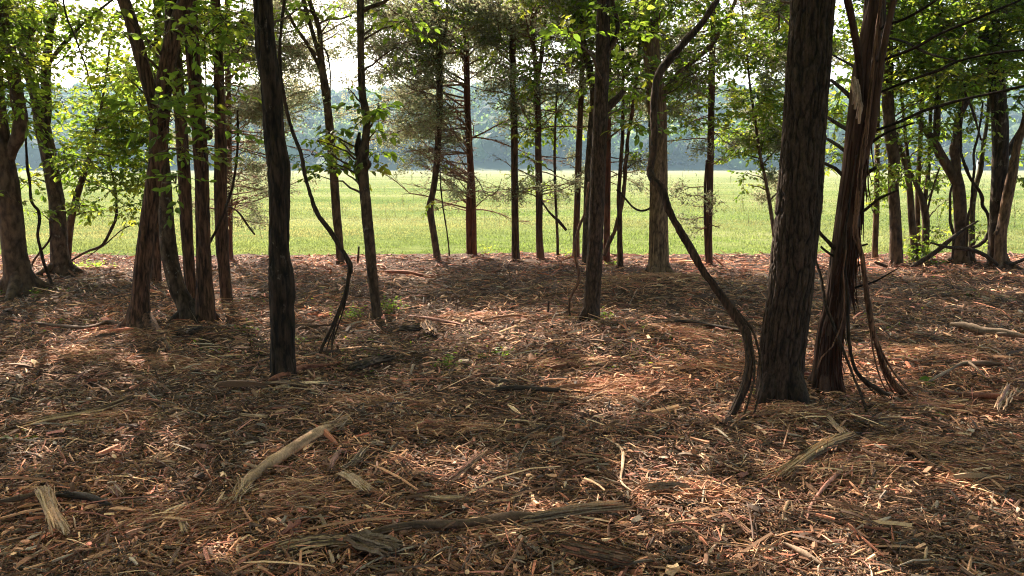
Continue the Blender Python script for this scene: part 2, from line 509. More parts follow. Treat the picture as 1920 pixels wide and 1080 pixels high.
for (x, y), z in zip(rows, RZ):
    h = random.uniform(8, 14) if y > 300 else random.uniform(7, 12)
    r = random.uniform(3.2, 6.2)
    hue = random.random()
    c = np.array([0.75 + 0.75 * hue, 0.85 + 0.4 * hue, 0.7 + .5 * random.random()]) * random.choice((.35, .6, .9, 1.3, 1.7))
    lob = 1 + 0.5 * (vnoise(IV * 1.7 + [x, y, 0]) - 0.5)
    cen = np.array([x, y, z + h - r * 0.9])
    sc = np.array([r, r, r * random.uniform(.85, 1.2)])
    mb.add(cen + IV * lob[:, None] * sc * 0.86, t=IF, c=c * 0.8)
    n = 70 if y < 470 else 40
    d = unit(RNG.normal(size=(n, 3))); d[:, 2] = np.abs(d[:, 2]) * 1.1 - 0.35; d = unit(d)
    lb = 1 + 0.5 * (vnoise(d * 1.7 + [x, y, 0]) - 0.5)
    P = cen + d * sc * lb[:, None] * RNG.uniform(.8, 1.12, n)[:, None]
    leaves(mb, P, RNG.normal(size=(n, 3)), d + RNG.normal(size=(n, 3)) * .5, RNG.uniform(.8, 1.7, n), np.tile(c, (n, 1)) * RNG.uniform(.7, 1.3, (n, 1)), 0.4, simple=True)
    if y < 292:
        tube(mb, [(x, y, z - 1), (x + .2, y, z + h * .6)], [.3, .18], 4, c=(.8, .5, .6))
        P = np.array([x, y, z]) + RNG.normal(size=(40, 3)) * [2.6, 1.5, 1.0] + [0, 0, 1.6]
        leaves(mb, P, RNG.normal(size=(40, 3)), RNG.normal(size=(40, 3)), 1.3, np.tile(c, (40, 1)) * .8, 0.4, simple=True)
kind(tag(mb.build('hillside_woods', M['farleaf'], smooth=False), 'hazy blue green wooded hillside beyond the far edge of the field', 'woods'), 'stuff')

# ---------------------------------------------------------------- field grass
def blades(n, y0, y1, hmin, hmax, w, pw=1.2):
    u = RNG.random(n)
    yy = (y0 ** (-pw + 1) + u * (y1 ** (-pw + 1) - y0 ** (-pw + 1))) ** (1 / (-pw + 1)) if pw != 1 else y0 * (y1 / y0) ** u
    xx = RNG.uniform(-1, 1, n) * (yy * 0.78 + 2.5)
    tu = n2(xx, yy, 2.2, 12)
    keep = RNG.random(n) < np.clip((tu - 0.22) * 2.6, 0.12, 1)
    xx, yy, tu = xx[keep], yy[keep], tu[keep]
    ok = yy > edge_y(xx) + 0.5 * (n2(xx, yy, 3.1, 44) - .5) + 0.55 * (RNG.random(len(xx)) - 0.5) ** 3 * 4
    xx, yy, tu = xx[ok], yy[ok], tu[ok]
    n = len(xx)
    h = RNG.uniform(hmin, hmax, n) * (0.6 + 0.8 * tu)
    h *= np.clip((yy - edge_y(xx)) / 1.0, 0.35, 1)
    z = gh(xx, yy) * np.clip((40 - yy) / 20, 0, 1) - 0.045
    a = RNG.uniform(0, 2 * math.pi, n); l = RNG.uniform(0.1, 0.75, n) * h
    ww = w * RNG.uniform(.6, 1.3, n)
    bx, by = np.cos(a + 1.57) * ww / 2, np.sin(a + 1.57) * ww / 2
    P0 = np.stack([xx - bx, yy - by, z], -1); P1 = np.stack([xx + bx, yy + by, z], -1)
    mx, my = xx + np.cos(a) * l * .35, yy + np.sin(a) * l * .35
    P2 = np.stack([mx + bx * .8, my + by * .8, z + h * .6], -1); P3 = np.stack([mx - bx * .8, my - by * .8, z + h * .6], -1)
    P4 = np.stack([xx + np.cos(a) * l, yy + np.sin(a) * l, z + h * .92], -1)
    v = np.stack([P0, P1, P2, P3, P4], 1).reshape(-1, 3)
    i = np.arange(n)[:, None] * 5
    dry = np.clip((n2(xx * .35, yy, 0.28, 14, 3)[:, None] - .5) * 2.6 + .5, 0, 1)
    c = np.array([[0.85, 1.0, 0.7]]) * (1 - dry) + np.array([[1.35, 1.15, 1.2]]) * dry
    c = c * RNG.uniform(0.87, 1.13, (n, 1)) * (0.55 + 0.9 * n2(xx * .3, yy, 0.45, 15, 3)[:, None])
    return v, i + [[0, 1, 2, 3]], i + [[3, 2, 4]], np.repeat(c, 5, 0)
mb = MB()
for a in ((190000, 13.0, 22, .025, .07, .013), (130000, 22, 45, .025, .075, .024), (50000, 45, 110, .03, .08, .05)):
    v, q, t, c = blades(*a); mb.add(v, q=q, t=t, c=c)
kind(tag(mb.build('meadow_grass', M['grass']), 'sunlit yellow green grass covering the open field', 'grass'), 'stuff')
mb = MB()
n = 330
yy = 16 * (230 / 16) ** RNG.random(n); xx = RNG.uniform(-1, 1, n) * yy * .78
for x, y in zip(xx, yy):
    h = random.uniform(.25, .6) * (1 if y < 60 else 1.7); w = 0.004 + y * .00022
    tube(mb, [(x, y, -.05), (x + random.uniform(-.1, .1), y, h)], [w, w * .6], 3, c=(random.uniform(.9, 1.3),) * 3)
    if random.random() < .5:
        P = np.array([x, y, h * .7]) + RNG.normal(size=(8, 3)) * [.05, .05, .12]
        leaves(mb, P, RNG.normal(size=(8, 3)), RNG.normal(size=(8, 3)), .05 + y * .0012, np.tile([[.6, .9, .5]], (8, 1)), simple=True)
kind(tag(mb.build('meadow_weeds', M['straw']), 'thin pale weed stalks standing up out of the field grass', 'weeds'), 'stuff')

# ---------------------------------------------------------------- shredded wood litter
PAL = np.array([(.17, .095, .06), (.115, .065, .045), (.26, .14, .085), (.36, .215, .13), (.30, .125, .08), (.22, .19, .155),
                (.50, .355, .225), (.36, .16, .13), (.06, .04, .032), (.20, .085, .055), (.13, .10, .075)])
PW = np.array([.19, .17, .13, .12, .06, .07, .07, .03, .09, .04, .03]); PW /= PW.sum()
def slivers(mb, x, y, z, ang, ln, wd, th, pitch, bend, col, droop=0.0):
    """long thin splinters, three cross-sections of three corners each"""
    n = len(x)
    d = np.stack([np.cos(ang) * np.cos(pitch), np.sin(ang) * np.cos(pitch), np.sin(pitch)], -1)
    s = np.stack([-np.sin(ang), np.cos(ang), np.zeros(n)], -1)
    roll = RNG.normal(0, .5, n)[:, None]
    up = np.cross(d, s); up = unit(up * np.sign(up[:, 2:3] + 1e-9))
    s, up = s * np.cos(roll) + up * np.sin(roll), up * np.cos(roll) - s * np.sin(roll)
    c = np.stack([x, y, z], -1)
    L, W, T, Bd = ln[:, None] / 2, wd[:, None] / 2, th[:, None], bend[:, None]
    rings = []
    for k, (a, w) in enumerate(((-1, .25), (-.35, 1), (.4, .85), (1, .12))):
        w = (RNG.uniform(.12, .95, (n, 1)) if abs(a) == 1 else w * RNG.uniform(.6, 1.1, (n, 1)))
        p = c + d * L * a + s * Bd * (a * a)
        p[:, 2] -= droop * (a * a) * ln * .1
        rings += [p - s * W * w, p + s * W * w, p + up * T * (w * .7 + .3)]
    v = np.stack(rings, 1)
    i = np.arange(n)[:, None] * 12
    q = []
    for k in range(3):
        o = k * 3
        for j in range(3):
            a, b = o + j, o + (j + 1) % 3
            q.append(i + [[a, b, b + 3, a + 3]])
    mb.add(v.reshape(-1, 3), q=np.concatenate(q), c=np.repeat(col, 12, 0))
def flow(x, y):
    return (n2(x, y, 0.55, 21) - .5) * 5.0
def scatter(n, y0, y1, pw, ls, ws, smul=0.09, spread=.75, zmax=.03, dark=1.0, skew=.0):
    u = RNG.random(n); e = 1 - pw
    y = (y0 ** e + u * (y1 ** e - y0 ** e)) ** (1 / e)
    x = RNG.uniform(-1, 1, n) * (.76 * y + 2.6)
    ok = y < edge_y(x) + RNG.normal(0, .12, n)
    x, y = x[ok], y[ok]; n = len(x)
    g = 1 + smul * np.maximum(y - 3, 0)
    ln = np.exp(RNG.normal(math.log(ls), .55, n)) * g
    ln = np.minimum(ln, .55)
    wd = np.exp(RNG.normal(math.log(ws), .5, n)) * g
    pile = n2(x, y, 1.6, 23)
    z = gh(x, y) + RNG.random(n) ** 1.6 * zmax * (.4 + 1.6 * pile) + .002
    a = flow(x, y) * (.6) + RNG.normal(0, spread, n)
    ci = RNG.choice(len(PAL), n, p=PW)
    c = PAL[ci] * np.minimum(np.exp(RNG.normal(-.12, .5, (n, 1))), 1.9) * [1.52, 1.40, 1.32]
    zone = n2(x, y, .8, 25)[:, None]
    warm = np.clip((zone - .4) * 3, 0, 1)
    c = c * (0.78 + .35 * warm) * np.concatenate([1 + .10 * warm, 1 - .02 * warm, 1 - .08 * warm], 1)
    edge = np.clip((y - 10.5) / 2.5, 0, 1)[:, None]
    c = c * (1 - edge) + edge * (c * np.array([[1.15, .95, .92]]) + .03 * np.array([[1, .6, .5]]))
    return x, y, z, a, ln, wd, c * dark
mb = MB()
for args in (dict(n=155000, y0=2.1, y1=13.7, pw=1.5, ls=.045, ws=.0060, zmax=.036, spread=1.2),
             dict(n=165000, y0=2.1, y1=13.7, pw=1.6, ls=.026, ws=.0044, zmax=.030, spread=1.6),
             dict(n=9000, y0=2.1, y1=13.7, pw=1.5, ls=.095, ws=.0040, zmax=.035, spread=.7)):
    x, y, z, a, ln, wd, c = scatter(**args)
    n = len(x)
    slivers(mb, x, y, z, a, ln, wd, wd * RNG.uniform(.25, .6, n), RNG.normal(0, .24, n), ln * RNG.normal(0, .035, n), c, droop=.3)
kind(tag(mb.build('shredded_wood_litter', M['shred'], smooth=False), 'brown and red shredded wood and bark splinters covering the forest floor', 'wood litter'), 'stuff')
# chunkier chips, flakes and longer peelings
mb = MB()
x, y, z, a, ln, wd, c = scatter(29000, 2.1, 13.6, 1.5, .07, .0115, zmax=.042, spread=1.2, dark=1.1)
n = len(x); slivers(mb, x, y, z + .004, a, ln, wd, wd * .35, RNG.normal(0, .24, n), ln * RNG.normal(0, .025, n), c, droop=.2)
x, y, z, a, ln, wd, c = scatter(2000, 2.1, 13.6, 1.5, .22, .0105, zmax=.055, spread=.5, dark=1.1)
n = len(x); slivers(mb, x, y, z + .008, a, ln, wd, wd * .5, RNG.normal(0, .07, n), ln * RNG.normal(0, .035, n), c, droop=.5)
# splinters standing out of the litter
x, y, z, a, ln, wd, c = scatter(1500, 2.1, 13.4, 1.5, .10, .006, zmax=.01, spread=1.5, dark=1.2)
n = len(x); slivers(mb, x, y, z + .02, a, ln, wd, wd * .6, RNG.normal(0, .7, n), ln * RNG.normal(0, .05, n), c)
kind(tag(mb.build('wood_chips', M['shred'], smooth=False), 'coarser wood chips and long bark peelings strewn over the litter', 'wood chips'), 'stuff')
# swirled heaps of long peelings where the shredder turned
mb = MB()
heaps = [(130, 678, 120, 16, .05, 650), (330, 688, 110, 14, 0.0, 500), (1150, 735, 130, 26, .2, 1100), (1230, 545, 130, 20, .1, 600), (1290, 645, 100, 14, -.15, 450),
         (1480, 790, 130, 16, .1, 700), (1550, 900, 140, 30, .5, 800), (1750, 668, 150, 16, -.12, 700), (1840, 900, 90, 40, -.4, 700),
         (1760, 775, 130, 14, -.05, 500), (560, 950, 150, 40, .2, 600), (180, 790, 160, 16, .35, 600), (1020, 1000, 200, 22, .1, 700),
         (900, 600, 150, 10, -.2, 400), (1700, 850, 120, 16, .0, 450), (330, 1000, 120, 30, .55, 450), (1300, 930, 120, 24, .2, 450),
         (700, 760, 140, 12, -.1, 350), (260, 640, 90, 10, .1, 300), (1330, 700, 90, 10, -.2, 300), (1050, 690, 120, 10, .1, 300), (860, 810, 120, 14, .3, 300)]
for px, py, rx, ry, a0, n in heaps:
    X = px + RNG.normal(0, .5, n) * rx; Y = py + RNG.normal(0, .5, n) * ry
    G = np.array([ground(a, b)[0] for a, b in zip(X, Y)])
    g = 1 + .07 * np.maximum(G[:, 1] - 3, 0)
    ln = np.exp(RNG.normal(math.log(.11), .5, n)) * g; wd = np.exp(RNG.normal(math.log(.0055), .45, n)) * g
    d = ((X - px) / rx) ** 2 + ((Y - py) / ry) ** 2
    z = gh(G[:, 0], G[:, 1]) + .01 + RNG.random(n) * .06 * np.exp(-d)
    ci = RNG.choice([0, 2, 3, 4, 6, 9, 7], n, p=[.16, .24, .22, .16, .10, .08, .04])
    slivers(mb, G[:, 0], G[:, 1], z, a0 + RNG.normal(0, .6, n), ln, wd, wd * .4, RNG.normal(0, .16, n), ln * RNG.normal(0, .06, n), PAL[ci] * RNG.uniform(.6, 1.5, (n, 1)) * [1.5, 1.4, 1.3], droop=.7)
kind(tag(mb.build('bark_peelings', M['shred'], smooth=False), 'swirled heaps of long tan and red bark peelings on the litter', 'bark peelings'), 'stuff')

# ---------------------------------------------------------------- branches, slabs and chunks lying on the floor
WC = dict(tan=(.56, .35, .22), pale=(.70, .49, .34), yellow=(.62, .41, .23), red=(.26, .10, .065), brown=(.15, .09, .06), grey=(.23, .16, .115),
          dark=(.05, .034, .027), pink=(.40, .20, .16))
def ground_path(pts, wpx, lift=.5, z0=0.022):
    out = []
    Y0 = gpos(pts[0][0], pts[0][1])[0][1]
    for k, p in enumerate(pts):
        g, t = gpos(p[0], p[1])
        if len(p) > 3 and p[3] >= .05:      # a raised end stands in the plane of the foot
            g, t = at(p[0], p[1], Y0)
            out.append((g[0], g[1], g[2], p[2] / F * t / 2))
            continue
        w = (p[2] if len(p) > 2 else wpx) / F * t
        dz = p[3] if len(p) > 3 else 0.0
        out.append((g[0], g[1], g[2] + w * lift + dz + z0 + .014, w / 2))
    return np.array(out)
def branch(name, label, cat, pts, w, color, knobs=0, amp=.12, mat='wood', fray=0):
    P = cr(ground_path(pts, w), .02)
    mb = MB()
    n = len(P)
    r = np.maximum(P[:, 3], .003)
    e = np.minimum(np.arange(n), np.arange(n)[::-1]) / 4.0
    r = r * np.clip(.45 + e * .5, 0, 1)
    pn = vnoise(np.stack([P[:, 0] * 6, P[:, 1] * 6, P[:, 0] * 0], -1))
    r = r * (.8 + .45 * pn)
    cc_ = np.array(WC[color]) * (.75 + .5 * vnoise(np.stack([P[:, 0] * 12, P[:, 1] * 12, P[:, 0] * 0 + 5], -1)))[:, None]
    tube(mb, P[:, :3], r, 12, c=cc_, disp=(float(r.max()) * amp * 1.5, 80, 9, .45), seed=P[0, 0] * 7, cap=True)
    for k in range(knobs):
        i = random.randrange(2, n - 2); d = unit(RNG.normal(size=3)); d[2] = abs(d[2]) * .6
        L = random.uniform(2.5, 6) * r[i]
        tube(mb, [P[i, :3], P[i, :3] + d * L * .6, P[i, :3] + d * L], [r[i] * .55, r[i] * .4, r[i] * .1], 6, c=np.array(WC[color]))
    if fray:
        for endi, dirn in ((0, P[0, :3] - P[min(6, n - 1), :3]), (n - 1, P[-1, :3] - P[max(-7, -n), :3])):
            m_ = fray; dd = unit(dirn)
            c0 = P[endi, :3] + RNG.normal(size=(m_, 3)) * r.max() * .45
            an = np.arctan2(dd[1], dd[0]) + RNG.normal(0, .22, m_)
            ln = RNG.uniform(3, 9, m_) * r.max()
            c0 = c0 + dd * ln[:, None] * .2
            cc = np.array([WC['yellow'], WC['tan'], WC['pale'], WC[color]])[RNG.integers(0, 4, m_)] * RNG.uniform(.7, 1.1, (m_, 1))
            slivers(mb, c0[:, 0], c0[:, 1], np.maximum(c0[:, 2], gh(c0[:, 0], c0[:, 1]) + .01), an, ln, np.full(m_, .011), np.full(m_, .006), RNG.normal(0, .15, m_), ln * RNG.normal(0, .06, m_), cc)
    o = mb.build(name, M[mat], origin=P[n // 2, :3])
    return tag(o, label, cat)
def bundle(name, label, cat, pts, w, cols, n=26, fan=.12, up=0.0):
    """a split, frayed piece: many parallel splinters that follow one line"""
    P = cr(ground_path(pts, w, .3), .03)
    L = np.linalg.norm(P[-1, :3] - P[0, :3])
    mb = MB()
    W = P[:, 3].max()
    for k in range(int(n * 1.7)):
        off = RNG.normal(0, .5) * W; hz = abs(RNG.normal(0, .35)) * W
        i0 = int(random.random() ** 2 * len(P) * .45); i1 = len(P) - int(random.random() ** 2 * len(P) * .45)
        if i1 - i0 < 3: i0, i1 = 0, len(P)
        Q = P[i0:i1:max(1, (i1 - i0) // 7), :3].copy()
        if len(Q) < 2: Q = P[[0, -1], :3].copy()
        d = unit(P[-1, :3] - P[0, :3]); s = np.array([-d[1], d[0], 0])
        t = np.linspace(-1, 1, len(Q))
        Q += s * (off * (1 + fan * 3 * (t ** 2)[:, None]) + 0) + np.array([0, 0, 1]) * (hz + up * (t[:, None] + 1) / 2 + fan * RNG.normal() * .3 * W * t[:, None] ** 2)
        Q[:, 2] = np.maximum(Q[:, 2], gh(Q[:, 0], Q[:, 1]) + .006)
        r = W * random.uniform(.07, .26)
        rr = r * np.clip(1.25 - np.abs(t) ** 3, .15, 1)
        c = np.array(WC[random.choice(cols)]) * random.uniform(.6, 1.15)
        Q = Q + RNG.normal(size=Q.shape) * r * .45
        tube(mb, Q, rr, 4, c=c, cap=True)
    o = mb.build(name, M['wood'], origin=P[len(P) // 2, :3], smooth=False)
    return tag(o, label, cat)
B, U = branch, bundle
B('broken_branch', 'thick tan peeled branch lying diagonally with one splintered end, left of centre foreground', 'branch', [(455, 935, 10), (478, 905, 17), (540, 870, 21), (598, 838, 18), (628, 822, 11)], 20, 'tan', 3, .30, fray=40)
U('wood_shard', 'pale frayed upright shard pointing towards the camera in the bottom left corner area', 'wood shard', [(84, 945), (100, 985), (122, 1030)], 22, ['yellow', 'pale', 'tan'], 26, .2)
B('broken_branch', 'long grey branch lying across the bottom centre foreground', 'branch', [(540, 1058, 9), (640, 1042, 11), (760, 1018, 14), (880, 1003, 17), (960, 997, 20), (1040, 1000, 22)], 14, 'brown', 2, .12)
U('split_wood', 'grey shredded slab at the right end of the long grey branch', 'split wood', [(975, 1003), (1080, 985), (1180, 975)], 26, ['grey', 'brown', 'grey', 'tan'], 30, .05)
U('split_wood', 'yellow frayed bark strip at the bottom edge, left of the knotty grey chunk', 'split wood', [(520, 1068), (580, 1050), (650, 1042)], 22, ['yellow', 'tan', 'brown'], 26, .12)
U('wood_chunk', 'knotty grey brown chunk of wood at the bottom edge', 'wood chunk', [(664, 1040), (700, 1054), (745, 1074)], 38, ['grey', 'brown', 'grey'], 34, .04)
U('wood_chip', 'broad pale chip pointing down right, beside the pinkish sticks', 'wood chip', [(640, 918), (662, 928), (690, 948)], 22, ['pale', 'tan'], 14, .05)
B('stick', 'short pinkish stick leaning beside the broad pale chip', 'stick', [(640, 866, 10), (628, 885, 12), (620, 908, 8)], 10, 'pink', 0)
U('stick', 'short pale split stick crossing behind the broad pale chip', 'stick', [(640, 905), (662, 885), (684, 862)], 12, ['pale', 'grey'], 10, .05)
U('stick', 'long straight tan split stick slanting up right in the centre foreground', 'stick', [(838, 920), (878, 888), (914, 853)], 13, ['tan', 'brown', 'pink'], 12, .03)
U('wood_chip', 'flat yellow wood flake in the centre foreground below the long tan stick', 'wood chip', [(795, 945), (832, 952), (870, 949)], 15, ['yellow', 'pale'], 12, .04)
B('stick', 'thin pale twig standing upright in the centre of the litter', 'stick', [(906, 836, 4, 0), (904, 832, 4, .10), (903, 830, 3, .17)], 4, 'pale', 0)
B('broken_branch', 'dark brown stick at the left edge beside the frayed shard', 'branch', [(0, 975, 12), (40, 962, 14), (80, 950, 10)], 12, 'brown', 1)
B('broken_branch', 'dark crooked branch to the right of the frayed shard in the left foreground', 'branch', [(108, 952, 9), (160, 956, 13), (210, 974, 9)], 12, 'dark', 1)
U('wood_plank', 'long brown split plank slanting up from the left edge', 'split wood', [(0, 826), (90, 800), (170, 785), (240, 766)], 18, ['tan', 'brown', 'brown', 'yellow'], 30, .06)
U('fallen_log', 'short rotten log with its shadow painted in black, half sunk in the litter, right of the black trunk', 'log', [(655, 702), (700, 688), (735, 678)], 24, ['dark', 'dark', 'brown'], 30, .06)  # near-black colours stand in for the shadow on this log
B('fallen_log', 'grey tan smooth log with bark on, lying in sun at the right edge', 'log', [(1780, 627, 12), (1808, 632, 15), (1845, 638, 14), (1880, 641, 12), (1925, 646, 10)], 14, 'grey', 1, .1)
B('fallen_log', 'dark red log lying level far behind the crooked knotty trunk', 'log', [(722, 519, 5), (760, 521, 6), (800, 523, 5), (838, 524, 4)], 6, 'red', 1)
B('stick', 'long reddish stick slanting down right, right of the crooked knotty trunk', 'stick', [(768, 596, 5), (810, 606, 6), (868, 620, 5)], 6, 'pink', 0)
U('wood_chunk', 'short round log end with a dark underside in the middle distance', 'wood chunk', [(800, 618), (806, 628), (812, 638)], 22, ['brown', 'brown', 'tan'], 20, .02)
U('wood_chunk', 'small black charred lump of wood beside the short round log end', 'wood chunk', [(750, 626), (770, 628), (790, 630)], 18, ['dark'], 22, .1)
U('split_wood', 'grey tan slab lying level in the lower right foreground', 'split wood', [(1206, 940), (1250, 938), (1292, 932)], 20, ['grey', 'tan', 'grey'], 18, .04)
B('twig', 'pale curved forked twig in the right foreground, left of the slab', 'twig', [(1135, 830, 4), (1165, 858, 6), (1167, 890, 6), (1164, 918, 5), (1185, 940, 4)], 5, 'pale', 0)
U('split_wood', 'yellow frayed bark slab below the stout furrowed trunk', 'split wood', [(1462, 918), (1500, 895), (1545, 868), (1600, 842)], 22, ['yellow', 'tan', 'brown', 'yellow'], 30, .12)
B('twig', 'long wavy pinkish twig running down from the frayed yellow slab', 'twig', [(1512, 990, 6), (1520, 962, 6), (1540, 935, 6), (1568, 912, 7), (1585, 890, 6), (1597, 868, 5)], 6, 'pink', 0)
U('wood_chunk', 'thick red brown chunk of log at the bottom edge right of centre', 'wood chunk', [(1055, 1044), (1110, 1053), (1185, 1064)], 36, ['red', 'brown', 'brown'], 36, .02)
B('broken_branch', 'grey mossy stick at the bottom edge in the right foreground', 'branch', [(1470, 1030, 10), (1505, 1055, 13), (1545, 1080, 11)], 12, 'grey', 1)
B('twig', 'thin pale twig rising from the bottom edge, right of the red brown chunk', 'twig', [(1313, 1078, 4), (1330, 1052, 5), (1350, 1028, 4)], 4, 'pale', 0)
U('wood_chip', 'pointed tan splinter below the roots of the stout furrowed trunk', 'wood chip', [(1550, 800), (1568, 822), (1586, 842)], 12, ['tan', 'pale'], 10, .05)
B('broken_branch', 'dark branch lying left of the leaning forked trunk, with a mossy bend', 'branch', [(60, 617, 5), (150, 632, 7), (178, 630, 6), (205, 622, 8), (232, 626, 8)], 7, 'brown', 2)
B('broken_branch', 'thin arched branch leaning over the root of the forked trunk', 'branch', [(170, 600, 4), (215, 601, 5, .06), (250, 612, 6, .16), (282, 640, 6, .10), (298, 655, 5)], 5, 'brown', 0)
B('broken_branch', 'dark bent root stub sticking up left of the striped centre trunk', 'branch', [(1038, 634, 9), (1028, 622, 9, .06), (1020, 612, 6, .13)], 8, 'dark', 0)
B('broken_branch', 'second dark stub sticking up below the striped centre trunk', 'branch', [(1082, 646, 11), (1070, 634, 11, .05), (1060, 622, 6, .10)], 10, 'dark', 0)
B('broken_branch', 'reddish snapped stub standing right of the striped centre trunk', 'branch', [(1148, 606, 5), (1156, 600, 7, .14), (1163, 596, 8, .26)], 7, 'red', 0)
U('splintered_stump', 'low reddish splintered stump between the left trunks and the black trunk', 'stump', [(428, 614, 16, 0), (431, 612, 20, .14), (433, 611, 12, .30)], 26, ['red', 'brown', 'dark'], 34, .05)
U('split_wood', 'standing tuft of tan splinters in the sun patch left of the snaking vine', 'split wood', [(1212, 735, 10), (1225, 722, 12, .05), (1238, 712, 8, .12)], 20, ['tan', 'pink', 'brown'], 20, .15)
B('broken_branch', 'long dark branch lying behind the snaking vine, right of the striped trunk', 'branch', [(1280, 605, 4), (1320, 620, 7), (1370, 630, 6), (1400, 634, 4)], 6, 'dark', 2)
U('split_wood', 'dark bundle of split branches in the heap right of the striped trunk', 'split wood', [(1225, 640), (1262, 630), (1310, 622)], 16, ['brown', 'dark', 'tan'], 20, .1)
B('broken_branch', 'dark straight branch lying left of the heap of tan shreds, centre', 'branch', [(905, 745, 8), (960, 738, 10), (1020, 740, 9), (1075, 742, 6)], 9, 'dark', 2)
B('broken_branch', 'red brown branch lying at the foot of the black trunk', 'branch', [(500, 722, 8), (540, 706, 11), (570, 693, 9), (625, 686, 6)], 10, 'red', 1)
U('split_wood', 'tan split strip lying right below the black trunk', 'split wood', [(485, 725), (530, 728), (580, 736)], 10, ['tan', 'brown'], 12, .05)
U('wood_chunk', 'dark grey rotten log piece below the clump of leaning trunks', 'wood chunk', [(338, 648), (358, 640), (378, 632)], 18, ['grey', 'dark', 'brown'], 22, .06)
U('split_wood', 'pale broad slab standing out near the right edge of the foreground', 'split wood', [(1868, 790), (1880, 768), (1892, 742)], 18, ['tan', 'pink', 'pale'], 14, .05)
B('broken_branch', 'long red brown branch running right from the shaggy vine roots', 'branch', [(1760, 752, 7), (1800, 758, 9), (1860, 762, 9), (1925, 768, 5)], 8, 'red', 1)
B('stick', 'grey bent stick near the right edge, above the red brown branch', 'stick', [(1735, 735, 4), (1775, 715, 5, .02), (1812, 702, 5, .02), (1850, 725, 4)], 5, 'grey', 0)
B('broken_branch', 'dark level log half buried at the right, below the sunny strip', 'log', [(1790, 705, 6), (1830, 700, 11), (1880, 702, 10)], 10, 'brown', 0, .2)
B('twig', 'small curled tan twig in the lower right foreground', 'twig', [(1465, 998, 5), (1470, 978, 5, .02), (1480, 968, 5, .03), (1488, 985, 4)], 5, 'tan', 0)
U('wood_chip', 'pale flat chip lying in the left foreground, alone in dark litter', 'wood chip', [(290, 888), (298, 876), (306, 864)], 12, ['pale', 'tan'], 8, .02)
U('wood_chip', 'small pale triangular chip right of the frayed shard', 'wood chip', [(212, 932), (222, 940), (230, 948)], 18, ['pale', 'tan', 'pink'], 10, .05)
U('wood_chip', 'tiny splintered pale tuft in the bottom left foreground', 'wood chip', [(340, 1008), (344, 1020), (348, 1032)], 14, ['pale', 'yellow', 'grey'], 10, .2)
U('stick', 'tan stick slanting down left at the bottom left edge', 'stick', [(120, 1080), (170, 1050), (215, 1022), (240, 1008)], 9, ['tan', 'pink', 'red'], 12, .02)
U('stick', 'pale stick slanting up right beside the small triangular chip', 'stick', [(245, 965), (275, 952), (300, 944)], 10, ['tan', 'grey'], 9, .03)
U('wood_chip', 'pale split chip lying level left of centre above the thick tan branch', 'wood chip', [(450, 792), (480, 793), (502, 795)], 8, ['pale', 'tan'], 8, .02)
U('wood_chip', 'short pale chip pointing up right, above the thick tan branch', 'wood chip', [(322, 798), (338, 791), (352, 786)], 8, ['pale', 'tan'], 8, .02)
U('wood_chip', 'long tan chip pointing down left of the bottom grey mossy stick', 'wood chip', [(1405, 1010), (1380, 990), (1352, 975)], 10, ['tan', 'pink'], 9, .05)

# ---------------------------------------------------------------- trees
def px_path(pts, Y, Y1=None):
    """pixel points (x, y, width) to places and radii in the upright plane at depth Y (to Y1 at the last)"""
    out = []
    n = len(pts)
    for k, p in enumerate(pts):
        yy = Y if Y1 is None else Y + (Y1 - Y) * k / (n - 1)
        g, t = at(p[0], p[1], yy)
        out.append((*g, p[2] / F * t / 2))
    return np.array(out)
GREENS = np.array([(.85, .95, .8), (1.0, 1.0, 1.0), (.65, .8, .8), (1.35, 1.15, .9), (.8, 1.0, .6), (.5, .65, .6)])
def sprigs(mbl, mbt, cen, rad, n, size, droop=.25, keep=None, tintmul=1.0, per=8, simple=False):
    """leafy sprays: short twigs with leaves set alternately, in loose level layers"""
    k = max(1, int(n / per))
    u = RNG.normal(size=(k, 3)); u = unit(u) * (RNG.random((k, 1)) ** .45)
    layer = np.round(u[:, 2] * 2.5) / 2.5
    u[:, 2] = u[:, 2] * .45 + layer * .55
    st = cen + u * rad
    d = u * [1, 1, .25] + RNG.normal(size=(k, 3)) * [.6, .6, .22]
    d[:, 2] -= droop * .5
    d = unit(d)
    L = size * RNG.uniform(2.2, 4.2, k)
    side = unit(np.cross(d, [0, 0, 1.0] + RNG.normal(size=(k, 3)) * .3)); nrm = np.cross(side, d)
    C, A, N, cc, sz = [], [], [], [], []
    base = GREENS[RNG.integers(0, len(GREENS), k)] * RNG.uniform(.75, 1.2, (k, 1)) * tintmul
    for j in range(per):
        f = (j + .6) / per
        sg = 1 if j % 2 else -1
        C.append(st + d * (L * f)[:, None] + RNG.normal(size=(k, 3)) * size * .12)
        a = d * (.5 + .6 * f) + side * sg * (1.0 - .5 * f) + RNG.normal(size=(k, 3)) * .3
        a[:, 2] -= droop
        A.append(a)
        nn = nrm + RNG.normal(size=(k, 3)) * .45
        N.append(nn)
        cc.append(base * RNG.uniform(.8, 1.2, (k, 1)))
        sz.append(size * RNG.uniform(.6, 1.25, k))
    C = np.concatenate(C); A = np.concatenate(A); N = np.concatenate(N); cc = np.concatenate(cc); sz = np.concatenate(sz)
    if keep is not None:
        m_ = keep(C)
        C, A, N, cc, sz = C[m_], A[m_], N[m_], cc[m_], sz[m_]
    leaves(mbl, C, A, N, sz, cc, .3, simple)
    if mbt is not None:
        for i in range(k):
            tube(mbt, [st[i], st[i] + d[i] * L[i] * .5, st[i] + d[i] * L[i]], [.0035, .0025, .001], 3)
    return st
